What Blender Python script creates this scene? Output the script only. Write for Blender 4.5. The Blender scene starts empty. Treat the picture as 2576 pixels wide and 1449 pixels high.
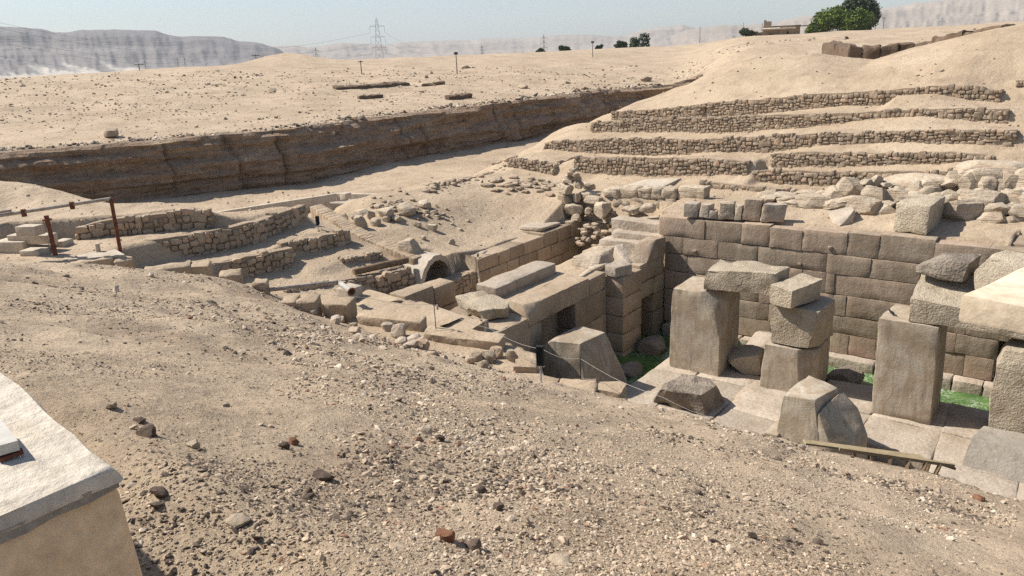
import bpy, bmesh, math, random
import numpy as np
from mathutils import Matrix, Vector
random.seed(7)
RNG = np.random.default_rng(11)
S = bpy.context.scene
COL = S.collection

# ------------------------------------------------------------------ camera
# World frame: X runs along the long masonry wall, Y runs square to it (away), Z up; Z = 0 is the
# floor of the pillared hall.  The viewer stands high above it.
CAM_H = 14.8
PITCH, ROLL, YAW, FPX = math.radians(17.0), math.radians(2.6), math.radians(38.0), 1917.0
cam_d = bpy.data.cameras.new('camera')
cam = bpy.data.objects.new('camera', cam_d)
COL.objects.link(cam)
cam_d.sensor_width = 36.0
cam_d.lens = 36.0 * FPX / 2576.0
cam_d.clip_start, cam_d.clip_end = 0.05, 30000.0
_r0 = Vector((math.cos(YAW), math.sin(YAW), 0))
_f = Vector((-math.sin(YAW) * math.cos(PITCH), math.cos(YAW) * math.cos(PITCH), -math.sin(PITCH)))
_u0 = _r0.cross(_f)
_c, _s = math.cos(ROLL), math.sin(ROLL)
_R, _U = _r0 * _c - _u0 * _s, _r0 * _s + _u0 * _c
cam.matrix_world = Matrix(((_R.x, _U.x, -_f.x, 0), (_R.y, _U.y, -_f.y, 0), (_R.z, _U.z, -_f.z, CAM_H), (0, 0, 0, 1)))
S.camera = cam

# ------------------------------------------------------------------ light
SUN = Vector((-1.0, -0.32, 1.08)).normalized()          # towards the sun
world = bpy.data.worlds.new('World')
S.world = world
world.use_nodes = True
wn = world.node_tree.nodes
bg = wn.get('Background') or wn.new('ShaderNodeBackground')
sky = wn.new('ShaderNodeTexSky')
sky.sky_type = 'NISHITA'
sky.sun_disc = False
sky.sun_elevation = math.asin(SUN.z)
sky.sun_rotation = math.atan2(SUN.x, SUN.y)
sky.altitude = 100
sky.air_density, sky.dust_density, sky.ozone_density = 1.0, 1.0, 1.5
world.node_tree.links.new(sky.outputs[0], bg.inputs[0])
bg.inputs[1].default_value = 0.088
sun_d = bpy.data.lights.new('sun', 'SUN')
sun_d.energy, sun_d.angle, sun_d.color = 5.0, math.radians(0.53), (1.0, 0.95, 0.87)
sun = bpy.data.objects.new('sun', sun_d)
COL.objects.link(sun)
sun.rotation_euler = SUN.to_track_quat('Z', 'Y').to_euler()
S.view_settings.view_transform = 'Standard'
S.view_settings.look = 'None'
S.view_settings.gamma = 1.0
S.view_settings.exposure = 0.56
S.cycles.use_denoising = False
S.cycles.max_bounces = 5
S.cycles.diffuse_bounces = 2
S.cycles.volume_bounces = 0
S.cycles.caustics_reflective = S.cycles.caustics_refractive = False

# ------------------------------------------------------------------ survey helpers: sight lines to known planes
def sight(px, py):
    x, y = (px - 1288.0) / FPX, -(py - 724.5) / FPX
    d = _R * x + _U * y + _f
    return d
def G(px, py, z):
    d = sight(px, py); t = (z - CAM_H) / d.z
    return Vector((d.x * t, d.y * t, z))
def onU(px, py, u):
    d = sight(px, py); t = u / d.x
    return Vector((u, d.y * t, CAM_H + d.z * t))
def onV(px, py, v):
    d = sight(px, py); t = v / d.y
    return Vector((d.x * t, v, CAM_H + d.z * t))
def onR(px, py, r):
    d = sight(px, py); t = r / math.hypot(d.x, d.y)
    return Vector((d.x * t, d.y * t, CAM_H + d.z * t))
def k2(x, y): return ((1344 + x * .52174) / 1.56522, (y * .52174) / 1.56522)
def k3(x, y): return ((2688 + x * .52174) / 1.56522, (y * .52174) / 1.56522)
def k4(x, y): return ((1900 + x * .31056) / 1.56522, (850 + y * .31056) / 1.56522)
def k5(x, y): return ((1200 + x * .52174) / 1.56522, (700 + y * .52174) / 1.56522)
def k6(x, y): return ((2500 + x * .59496) / 1.56522, (700 + y * .59496) / 1.56522)
def kL(x, y): return ((x * .52174) / 1.56522, (700 + y * .52174) / 1.56522)
def kA(x, y): return ((2200 + x * .31056) / 1.56522, (640 + y * .31056) / 1.56522)
def kB(x, y): return ((3232 + x * .31056) / 1.56522, (600 + y * .31056) / 1.56522)
def kC(x, y): return ((x * .31056) / 1.56522, (740 + y * .31056) / 1.56522)
def kD(x, y): return ((1000 + x * .31056) / 1.56522, (1050 + y * .31056) / 1.56522)
def kE(x, y): return ((2850 + x * .31056) / 1.56522, (y * .31056) / 1.56522)

# ------------------------------------------------------------------ noise
def _hash(ix, iy, iz, seed):
    h = (ix * 374761393 + iy * 668265263 + iz * 1440662683 + seed * 974711) & 0xffffffff
    h = ((h ^ (h >> 13)) * 1274126177) & 0xffffffff
    h = ((h ^ (h >> 16)) * 2246822519) & 0xffffffff
    return ((h >> 8) & 0xffff) / 65535.0
def vnoise(x, y, z=None, seed=0):
    x = np.asarray(x, float); y = np.asarray(y, float)
    z = np.zeros_like(x) if z is None else np.asarray(z, float)
    ix, iy, iz = np.floor(x).astype(np.int64), np.floor(y).astype(np.int64), np.floor(z).astype(np.int64)
    fx, fy, fz = x - ix, y - iy, z - iz
    fx, fy, fz = fx * fx * (3 - 2 * fx), fy * fy * (3 - 2 * fy), fz * fz * (3 - 2 * fz)
    def c(a, b, d): return _hash(ix + a, iy + b, iz + d, seed)
    a = (c(0, 0, 0) * (1 - fx) + c(1, 0, 0) * fx) * (1 - fy) + (c(0, 1, 0) * (1 - fx) + c(1, 1, 0) * fx) * fy
    b = (c(0, 0, 1) * (1 - fx) + c(1, 0, 1) * fx) * (1 - fy) + (c(0, 1, 1) * (1 - fx) + c(1, 1, 1) * fx) * fy
    return (a * (1 - fz) + b * fz) * 2 - 1
def fbm(x, y, z=None, seed=0, octv=4, gain=.5):
    s, a, f = 0, 1.0, 1.0
    for o in range(octv):
        s = s + a * vnoise(np.asarray(x) * f, np.asarray(y) * f, None if z is None else np.asarray(z) * f, seed + o * 17)
        a *= gain; f *= 2.03
    return s
def sm(x, a, b):
    t = np.clip((np.asarray(x, float) - a) / (b - a), 0, 1)
    return t * t * (3 - 2 * t)
def lerp(a, b, t): return a + (b - a) * t

# ------------------------------------------------------------------ scene-graph helpers
def tag(o, label=None, cat=None, group=None, kind=None):
    if label: o['label'] = label
    if cat: o['category'] = cat
    if group: o['group'] = group
    if kind: o['kind'] = kind
    elif cat: o['kind'] = 'thing'
    return o
def empty(name, loc, label, cat, group=None):
    o = bpy.data.objects.new(name, None)
    o.empty_display_size = .2
    o.location = loc
    COL.objects.link(o)
    return tag(o, label, cat, group)
def wloc(o):
    p = Vector(o.location)
    while o.parent:
        o = o.parent; p = p + Vector(o.location)
    return p
def mesh(name, verts, faces, mat, smooth=None):
    me = bpy.data.meshes.new(name)
    me.from_pydata([tuple(v) for v in verts], [], [tuple(f) for f in faces])
    me.materials.append(mat)
    if smooth is not None:
        me.shade_smooth()
        if smooth < 179: me.set_sharp_from_angle(angle=math.radians(smooth))
    return me
def link(name, me, parent=None, loc=(0, 0, 0)):
    o = bpy.data.objects.new(name, me)
    loc = Vector(loc)
    if parent is not None:
        o.parent = parent; loc = loc - wloc(parent)
    o.location = loc
    COL.objects.link(o)
    return o
def piece(name, verts, faces, mat, parent=None, smooth=35, **kw):
    """a mesh object built from world-space vertices, its origin at its own base"""
    V = np.array([tuple(v) for v in verts], float)
    o0 = np.array([(V[:, 0].min() + V[:, 0].max()) / 2, (V[:, 1].min() + V[:, 1].max()) / 2, V[:, 2].min()])
    o = link(name, mesh(name, V - o0, faces, mat, smooth), parent, o0)
    tag(o, **kw)
    return o
def bigmesh(name, V, F, mat, cols=None, smooth=False):
    """fast mesh from numpy arrays (F: n x 3 or n x 4)"""
    me = bpy.data.meshes.new(name)
    k = F.shape[1]
    me.vertices.add(len(V)); me.vertices.foreach_set('co', np.ascontiguousarray(V, np.float32).ravel())
    me.loops.add(F.size); me.loops.foreach_set('vertex_index', np.ascontiguousarray(F, np.int32).ravel())
    me.polygons.add(len(F))
    me.polygons.foreach_set('loop_start', np.arange(0, F.size, k, dtype=np.int32))
    me.polygons.foreach_set('loop_total', np.full(len(F), k, np.int32))
    me.polygons.foreach_set('use_smooth', np.full(len(F), smooth, bool))
    me.update(calc_edges=True)
    if cols is not None:
        at = me.color_attributes.new('tint', 'FLOAT_COLOR', 'POINT')
        at.data.foreach_set('color', np.ascontiguousarray(np.c_[cols, np.ones(len(cols))], np.float32).ravel())
    me.materials.append(mat)
    return me

# ------------------------------------------------------------------ materials
def new_mat(name):
    m = bpy.data.materials.new(name); m.use_nodes = True
    nt = m.node_tree; b = nt.nodes.get('Principled BSDF')
    b.inputs['Roughness'].default_value = .92
    b.inputs['Specular IOR Level'].default_value = .15
    return m, nt, b
def nd(nt, t, **kw):
    n = nt.nodes.new(t)
    for k, v in kw.items(): setattr(n, k, v)
    return n
def noise_node(nt, vec, scale, detail=4, rough=.55, dist=0.0):
    n = nd(nt, 'ShaderNodeTexNoise')
    n.inputs['Scale'].default_value = scale; n.inputs['Detail'].default_value = detail
    n.inputs['Roughness'].default_value = rough; n.inputs['Distortion'].default_value = dist
    nt.links.new(vec, n.inputs['Vector'])
    return n.outputs['Fac']
def ramp(nt, fac, stops):
    r = nd(nt, 'ShaderNodeValToRGB')
    el = r.color_ramp.elements
    while len(el) < len(stops): el.new(.5)
    for e, (p, c) in zip(el, stops):
        e.position = p; e.color = (*c, 1) if len(c) == 3 else c
    nt.links.new(fac, r.inputs[0])
    return r.outputs[0]
def mixc(nt, fac, a, b, mode='MIX'):
    m = nd(nt, 'ShaderNodeMix', data_type='RGBA', blend_type=mode)
    if isinstance(fac, (int, float)): m.inputs[0].default_value = fac
    else: nt.links.new(fac, m.inputs[0])
    for s, i in ((a, 6), (b, 7)):
        if isinstance(s, tuple): m.inputs[i].default_value = (*s, 1)
        else: nt.links.new(s, m.inputs[i])
    return m.outputs[2]
def mathn(nt, op, a, b=None, clamp=False):
    m = nd(nt, 'ShaderNodeMath', operation=op, use_clamp=clamp)
    for s, i in ((a, 0), (b, 1)):
        if s is None: continue
        if isinstance(s, (int, float)): m.inputs[i].default_value = s
        else: nt.links.new(s, m.inputs[i])
    return m.outputs[0]
def scaled(nt, vec, sc):
    m = nd(nt, 'ShaderNodeMapping'); m.inputs['Scale'].default_value = sc
    nt.links.new(vec, m.inputs['Vector'])
    return m.outputs[0]
def gray(v): return (v, v, v)
def stone_mat(name, ca, cb, cc=None, rand=.12, big=.6, fine=9.0, bump=.05, bscale=7.0, streak=0.0, streakcol=(.1, .08, .06),
              strata=0.0, pits=0.0, warm=None, patch=None):
    m, nt, b = new_mat(name)
    geo = nd(nt, 'ShaderNodeNewGeometry'); P = geo.outputs['Position']
    oi = nd(nt, 'ShaderNodeObjectInfo')
    base = ramp(nt, noise_node(nt, P, big, 5, .6), [(.32, ca), (.68, cb)])
    if cc is not None:
        base = mixc(nt, ramp(nt, noise_node(nt, P, big * 2.3, 4, .6, .4), [(.5, gray(0)), (.72, gray(1))]), base, cc)
    f = noise_node(nt, P, fine, 6, .7)
    base = mixc(nt, 1.0, base, ramp(nt, f, [(.25, gray(.72)), (.75, gray(1.18))]), 'MULTIPLY')
    if warm is not None:
        base = mixc(nt, ramp(nt, oi.outputs['Random'], [(.55, gray(0)), (.95, gray(.75))]), base, warm)
    if streak > 0:
        sv = noise_node(nt, scaled(nt, P, (3.2, 3.2, .35)), 1.6, 5, .65)
        sk = mathn(nt, 'MULTIPLY', ramp(nt, sv, [(.50, gray(0)), (.72, gray(1))]), streak)
        base = mixc(nt, sk, base, streakcol)
    if patch is not None:
        pt = ramp(nt, noise_node(nt, scaled(nt, P, (1, 1, .55)), .9, 7, .68, 1.2), [(.47, gray(0)), (.56, gray(1))])
        base = mixc(nt, mathn(nt, 'MULTIPLY', pt, .7), base, patch)
    if rand > 0:
        rr = ramp(nt, oi.outputs['Random'], [(0, gray(1 - rand)), (1, gray(1 + rand))])
        base = mixc(nt, 1.0, base, rr, 'MULTIPLY')
    nt.links.new(base, b.inputs['Base Color'])
    hgt = mathn(nt, 'ADD', noise_node(nt, P, bscale, 8, .68), mathn(nt, 'MULTIPLY', noise_node(nt, P, bscale * .25, 3, .5), 1.2))
    if strata > 0:
        st = noise_node(nt, scaled(nt, P, (.6, .6, 7.0)), 1.3, 6, .65, .3)
        hgt = mathn(nt, 'ADD', hgt, mathn(nt, 'MULTIPLY', st, strata))
    if pits > 0:
        v = nd(nt, 'ShaderNodeTexVoronoi'); v.inputs['Scale'].default_value = bscale * 1.7
        nt.links.new(P, v.inputs['Vector'])
        hgt = mathn(nt, 'ADD', hgt, mathn(nt, 'MULTIPLY', v.outputs['Distance'], pits))
    bp = nd(nt, 'ShaderNodeBump'); bp.inputs['Strength'].default_value = 1.0; bp.inputs['Distance'].default_value = bump
    nt.links.new(hgt, bp.inputs['Height'])
    nt.links.new(bp.outputs[0], b.inputs['Normal'])
    return m
M = {}
M['sandstone'] = stone_mat('sandstone', (.34, .265, .19), (.45, .36, .265), (.37, .265, .185), rand=.16, big=.7, bump=.018, bscale=11, streak=.45, streakcol=(.16, .12, .09), warm=(.345, .235, .175), patch=(.29, .215, .15))
M['ashlar'] = stone_mat('ashlar', (.31, .235, .16), (.43, .335, .24), (.36, .26, .165), rand=.2, big=.7, bump=.014, bscale=10, streak=.3, streakcol=(.15, .11, .08))
M['granite'] = stone_mat('granite', (.37, .31, .235), (.47, .40, .31), (.40, .31, .21), rand=.08, big=.8, fine=22, bump=.012, bscale=16, streak=.8, streakcol=(.20, .15, .105), patch=(.30, .225, .15))
M['rough_granite'] = stone_mat('rough_granite', (.37, .305, .22), (.48, .40, .295), (.32, .25, .17), rand=.08, big=.8, fine=14, bump=.042, bscale=9, pits=.5)
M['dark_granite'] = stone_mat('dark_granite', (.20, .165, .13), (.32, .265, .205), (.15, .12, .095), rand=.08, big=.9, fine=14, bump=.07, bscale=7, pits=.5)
M['grey_granite'] = stone_mat('grey_granite', (.26, .225, .18), (.36, .315, .26), (.30, .25, .195), rand=.06, big=.8, fine=24, bump=.03, bscale=10, streak=.3)
M['limestone'] = stone_mat('limestone', (.40, .32, .235), (.52, .43, .32), (.43, .32, .215), rand=.12, big=.7, bump=.09, bscale=3.2, strata=1.4)
M['paleblock'] = stone_mat('paleblock', (.37, .305, .235), (.48, .40, .315), (.36, .28, .2), rand=.1, big=.6, bump=.05, bscale=5)
M['rubble'] = stone_mat('rubble', (.325, .255, .182), (.46, .37, .272), (.39, .305, .215), rand=.22, big=1.3, bump=.05, bscale=8, warm=(.36, .255, .175))
M['tan'] = stone_mat('tan_stone', (.35, .265, .18), (.45, .35, .245), (.38, .285, .19), rand=.1, big=.8, bump=.04, bscale=6)
M['mudfill'] = stone_mat('mudfill', (.30, .225, .155), (.40, .31, .22), rand=0, big=1.0, bump=.06, bscale=9)
M['cement'] = stone_mat('cement', (.47, .40, .31), (.56, .48, .38), (.42, .35, .27), rand=.08, big=.7, bump=.02, bscale=8, streak=.25, streakcol=(.3, .23, .16))
M['plaster'] = stone_mat('plaster', (.66, .465, .285), (.74, .55, .35), (.60, .42, .25), rand=0, big=1.1, fine=16, bump=.012, bscale=11, streak=.2, streakcol=(.36, .24, .13))
M['plaster_top'] = stone_mat('plaster_top', (.58, .50, .40), (.69, .61, .495), (.50, .42, .32), rand=0, big=1.6, fine=14, bump=.028, bscale=13)
M['cream'] = stone_mat('cream_plaster', (.60, .49, .35), (.69, .58, .43), (.56, .44, .30), rand=0, big=1.4, fine=14, bump=.006, bscale=13)
M['cement_band'] = stone_mat('cement_band', (.25, .22, .18), (.36, .32, .27), (.3, .26, .21), rand=0, big=2.5, fine=20, bump=.012, bscale=20)
M['brick'] = stone_mat('mudbrick', (.11, .078, .053), (.19, .135, .092), (.15, .105, .07), rand=.15, big=1.2, bump=.05, bscale=6)
M['redbrick'] = stone_mat('fired_brick', (.17, .085, .05), (.24, .12, .07), rand=.1, big=5, bump=.02, bscale=30)
M['darkrock'] = stone_mat('dark_rock', (.075, .055, .042), (.15, .11, .085), rand=.3, big=4, bump=.02, bscale=20)
M['rust'] = stone_mat('rusty_iron', (.13, .045, .028), (.21, .085, .05), (.08, .035, .025), rand=.06, big=3, fine=30, bump=.004, bscale=30)
M['pipe_paint'] = stone_mat('worn_pipe', (.30, .26, .22), (.42, .38, .33), (.2, .12, .08), rand=.05, big=4, fine=30, bump=.003, bscale=30)
M['wood'] = stone_mat('weathered_wood', (.15, .10, .06), (.26, .18, .11), rand=.15, big=3, fine=24, bump=.01, bscale=18)
M['newwood'] = stone_mat('planed_wood', (.28, .21, .12), (.38, .30, .18), rand=.15, big=3, fine=24, bump=.006, bscale=18)
M['black'] = stone_mat('black_metal', (.02, .022, .025), (.035, .037, .04), rand=0, bump=.001)
M['steel'] = stone_mat('steel', (.30, .30, .31), (.40, .40, .41), rand=0, bump=.001)
M['pole'] = stone_mat('pole_wood', (.05, .042, .036), (.09, .075, .062), rand=.1, bump=.004)
M['white'] = stone_mat('white_paint', (.46, .43, .38), (.56, .53, .47), rand=0, bump=.002)
M['rope'] = stone_mat('rope', (.30, .28, .25), (.40, .37, .33), rand=0, bump=.002)
M['cloth'] = stone_mat('cloth', (.45, .40, .32), (.55, .5, .42), rand=0, bump=.004)

def ground_mat():
    m, nt, b = new_mat('sand')
    geo = nd(nt, 'ShaderNodeNewGeometry'); P = geo.outputs['Position']
    base = ramp(nt, noise_node(nt, P, .16, 6, .62), [(.30, (.365, .275, .188)), (.50, (.445, .342, .235)), (.70, (.51, .40, .283))])
    base = mixc(nt, ramp(nt, noise_node(nt, P, .38, 6, .65, .8), [(.50, gray(0)), (.70, gray(.75))]), base, (.30, .22, .15))
    f = noise_node(nt, P, 14, 6, .72)
    base = mixc(nt, 1.0, base, ramp(nt, f, [(.28, gray(.78)), (.72, gray(1.16))]), 'MULTIPLY')
    v = nd(nt, 'ShaderNodeTexVoronoi'); v.inputs['Scale'].default_value = 26
    nt.links.new(P, v.inputs['Vector'])
    sp = ramp(nt, v.outputs['Distance'], [(.12, gray(1)), (.22, gray(0))])
    spm = mathn(nt, 'MULTIPLY', sp, ramp(nt, noise_node(nt, P, .8, 4, .6), [(.4, gray(.15)), (.65, gray(.85))]))
    bw = nd(nt, 'ShaderNodeSeparateColor'); nt.links.new(v.outputs['Color'], bw.inputs[0])
    pc = ramp(nt, bw.outputs[0], [(.2, (.13, .1, .08)), (.45, (.34, .27, .2)), (.8, (.58, .50, .40))])
    base = mixc(nt, spm, base, pc)
    nt.links.new(base, b.inputs['Base Color'])
    h = mathn(nt, 'ADD', noise_node(nt, P, 5, 9, .72), mathn(nt, 'MULTIPLY', noise_node(nt, P, 1.2, 4, .6), 1.6))
    h = mathn(nt, 'ADD', h, mathn(nt, 'MULTIPLY', spm, .35))
    bp = nd(nt, 'ShaderNodeBump'); bp.inputs['Strength'].default_value = 1.0; bp.inputs['Distance'].default_value = .085
    nt.links.new(h, bp.inputs['Height']); nt.links.new(bp.outputs[0], b.inputs['Normal'])
    return m
M['sand'] = ground_mat()
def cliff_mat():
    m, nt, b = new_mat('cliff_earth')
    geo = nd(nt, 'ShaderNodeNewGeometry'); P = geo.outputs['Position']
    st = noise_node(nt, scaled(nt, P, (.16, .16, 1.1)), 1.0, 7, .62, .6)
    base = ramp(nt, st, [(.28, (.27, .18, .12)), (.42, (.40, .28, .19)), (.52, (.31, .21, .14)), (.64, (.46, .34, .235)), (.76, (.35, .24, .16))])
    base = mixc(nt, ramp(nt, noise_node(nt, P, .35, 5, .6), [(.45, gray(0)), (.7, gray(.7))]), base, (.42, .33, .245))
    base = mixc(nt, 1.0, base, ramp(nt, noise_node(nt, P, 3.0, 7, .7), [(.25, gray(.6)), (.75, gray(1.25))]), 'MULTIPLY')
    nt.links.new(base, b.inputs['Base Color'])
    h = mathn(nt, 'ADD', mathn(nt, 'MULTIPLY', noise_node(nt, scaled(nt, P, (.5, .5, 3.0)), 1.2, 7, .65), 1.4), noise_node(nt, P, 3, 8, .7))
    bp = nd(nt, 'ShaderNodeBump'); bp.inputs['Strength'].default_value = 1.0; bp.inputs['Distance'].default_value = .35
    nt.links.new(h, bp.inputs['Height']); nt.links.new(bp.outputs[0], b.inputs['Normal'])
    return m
M['cliff'] = cliff_mat()
def hill_mat(name, ca, cb, sandc):
    m, nt, b = new_mat(name)
    geo = nd(nt, 'ShaderNodeNewGeometry'); P = geo.outputs['Position']
    base = ramp(nt, noise_node(nt, scaled(nt, P, (.0009, .0009, .016)), 1.0, 8, .65, .4), [(.3, ca), (.7, cb)])
    at = nd(nt, 'ShaderNodeAttribute'); at.attribute_name = 'tint'
    base = mixc(nt, at.outputs['Fac'], base, sandc)
    nt.links.new(base, b.inputs['Base Color'])
    h = noise_node(nt, scaled(nt, P, (.0022, .0022, .05)), 1.0, 8, .68, .5)
    bp = nd(nt, 'ShaderNodeBump'); bp.inputs['Strength'].default_value = .8; bp.inputs['Distance'].default_value = 16
    nt.links.new(h, bp.inputs['Height']); nt.links.new(bp.outputs[0], b.inputs['Normal'])
    return m
def tint_mat(name, bump=.01, bscale=30):
    m, nt, b = new_mat(name)
    geo = nd(nt, 'ShaderNodeNewGeometry')
    at = nd(nt, 'ShaderNodeAttribute'); at.attribute_name = 'tint'
    f = ramp(nt, noise_node(nt, geo.outputs['Position'], bscale, 4, .6), [(.3, gray(.8)), (.7, gray(1.15))])
    nt.links.new(mixc(nt, 1.0, at.outputs['Color'], f, 'MULTIPLY'), b.inputs['Base Color'])
    return m
M['gravel'] = tint_mat('gravel')
def water_mat():
    m, nt, b = new_mat('green_water')
    geo = nd(nt, 'ShaderNodeNewGeometry'); P = geo.outputs['Position']
    base = ramp(nt, noise_node(nt, P, .9, 5, .6), [(.35, (.045, .11, .022)), (.65, (.095, .19, .045))])
    sc = mathn(nt, 'MULTIPLY', ramp(nt, noise_node(nt, P, 5.5, 8, .78, .8), [(.50, gray(0)), (.56, gray(1))]),
               ramp(nt, noise_node(nt, P, .42, 3, .5), [(.42, gray(0)), (.58, gray(1))]))
    base = mixc(nt, sc, base, (.40, .43, .33))
    nt.links.new(base, b.inputs['Base Color'])
    rr = ramp(nt, sc, [(0, gray(.12)), (1, gray(.8))])
    nt.links.new(rr, b.inputs['Roughness'])
    b.inputs['Specular IOR Level'].default_value = .4
    return m
M['water'] = water_mat()
def leaf_mat(name, ca, cb):
    m, nt, b = new_mat(name)
    at = nd(nt, 'ShaderNodeAttribute'); at.attribute_name = 'tint'
    nt.links.new(ramp(nt, at.outputs['Fac'], [(0, ca), (1, cb)]), b.inputs['Base Color'])
    b.inputs['Roughness'].default_value = .6
    return m
M['leaf'] = leaf_mat('leaves', (.06, .10, .022), (.20, .26, .055))
M['leaf_dark'] = leaf_mat('dark_leaves', (.035, .052, .028), (.09, .12, .058))
# ================================================================== TERRAIN
def ip(x, xs, ys): return np.interp(x, xs, ys)
FE_U = [-60, -40, -38, -34, -31, -27.6, -24, -14, 0, 12]
FE_V = [10, 11, 12, 12.8, 14.8, 17.0, 18.0, 18.0, 18.0, 18.0]
FE_Z = [7.5, 7.3, 7.2, 7.15, 6.95, 6.3, 5.15, 4.9, 5.1, 5.2]
TERR = {  # terrace walls of the hillside: v, base (u,z), top (u,z)
 'T4': (58.0, [(-33.7, 9.16), (-27.1, 9.35), (-25.1, 9.38), (-21.9, 9.62), (-19.1, 9.93), (-15, 10.42), (-12.3, 10.43), (-11.5, 11.1), (-9.3, 11.2), (-7, 10.77), (-5.5, 10.61)],
        [(-33.2, 9.72), (-27.1, 10.19), (-25.1, 10.5), (-20.7, 10.75), (-17.4, 11.12), (-12.5, 11.31), (-9.3, 11.62), (-7.8, 11.65), (-5.6, 11.26)]),
 'T3': (53.5, [(-33, 8.52), (-25, 8.71), (-21.9, 8.69), (-16.3, 9.23), (-13.1, 9.71), (-11.8, 9.94), (-9.2, 10.13), (-6.3, 9.85), (-4.6, 9.69)],
        [(-32.8, 9.26), (-29.2, 9.62), (-25, 9.78), (-21, 9.92), (-16.4, 10.1), (-13, 10.22), (-9.2, 10.45), (-7, 10.54), (-4.8, 10.48)]),
 'T2': (50.0, [(-35.2, 7.59), (-31.9, 7.4), (-26.2, 7.34), (-24.8, 7.4), (-23.3, 7.6), (-20.9, 7.83), (-16.8, 7.99), (-14.3, 8.5), (-9.8, 8.93), (-5.7, 8.87), (-3.8, 8.79)],
        [(-35, 8.01), (-31.8, 8.31), (-24.8, 8.61), (-23.4, 8.52), (-15.2, 9.14), (-12.1, 9.3), (-8.5, 9.54), (-3.9, 9.68)]),
 'T1b': (48.0, [(-16.4, 7.26), (-14.5, 7.4), (-11.4, 7.67), (-7.9, 7.99), (-5.4, 8.22)], [(-16.3, 8.13), (-13.8, 8.32), (-10, 8.39), (-6.7, 8.63), (-5.1, 8.55), (-4.5, 8.44)]),
 'T1': (46.5, [(-36.3, 6.65), (-32, 6.18), (-30.1, 6.5), (-25.4, 6.37), (-21.7, 6.67), (-17.6, 7.0)], [(-36.2, 7.16), (-31.9, 6.95), (-30.1, 7.53), (-21.7, 7.8), (-19, 7.84), (-16.4, 7.79)]),
 'T0': (46.5, [(-17.2, 6.6), (-14.7, 6.55), (-12.8, 6.64), (-9.4, 7.16), (-6, 7.58)], [(-17.2, 7.18), (-14.8, 7.39), (-12.5, 7.36), (-9.6, 7.59), (-6.1, 7.79)]),
 'T00': (44.5, [(-19.6, 6.25), (-16.9, 6.14), (-12.8, 6.36)], [(-19.7, 6.71), (-16.9, 6.62), (-12.8, 6.55)]),
}
def tz(k, i, u):
    a = TERR[k][i]
    if i == 1: return np.interp(u, [p[0] for p in a], [p[1] for p in a]) - .10
    return np.interp(u, [p[0] for p in a], [p[1] for p in a])
CL_V = [-60, 0, 24, 33, 44, 60, 73, 104, 120, 170]
CL_U = [-110, -84, -70.8, -65.5, -61, -62, -61, -62, -54.5, -40]
def cliff_u(v): return np.interp(v, CL_V, CL_U) + .5 * fbm(np.asarray(v) * .23, np.asarray(v) * 0 + 3.3, None, 5, 3)

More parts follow.
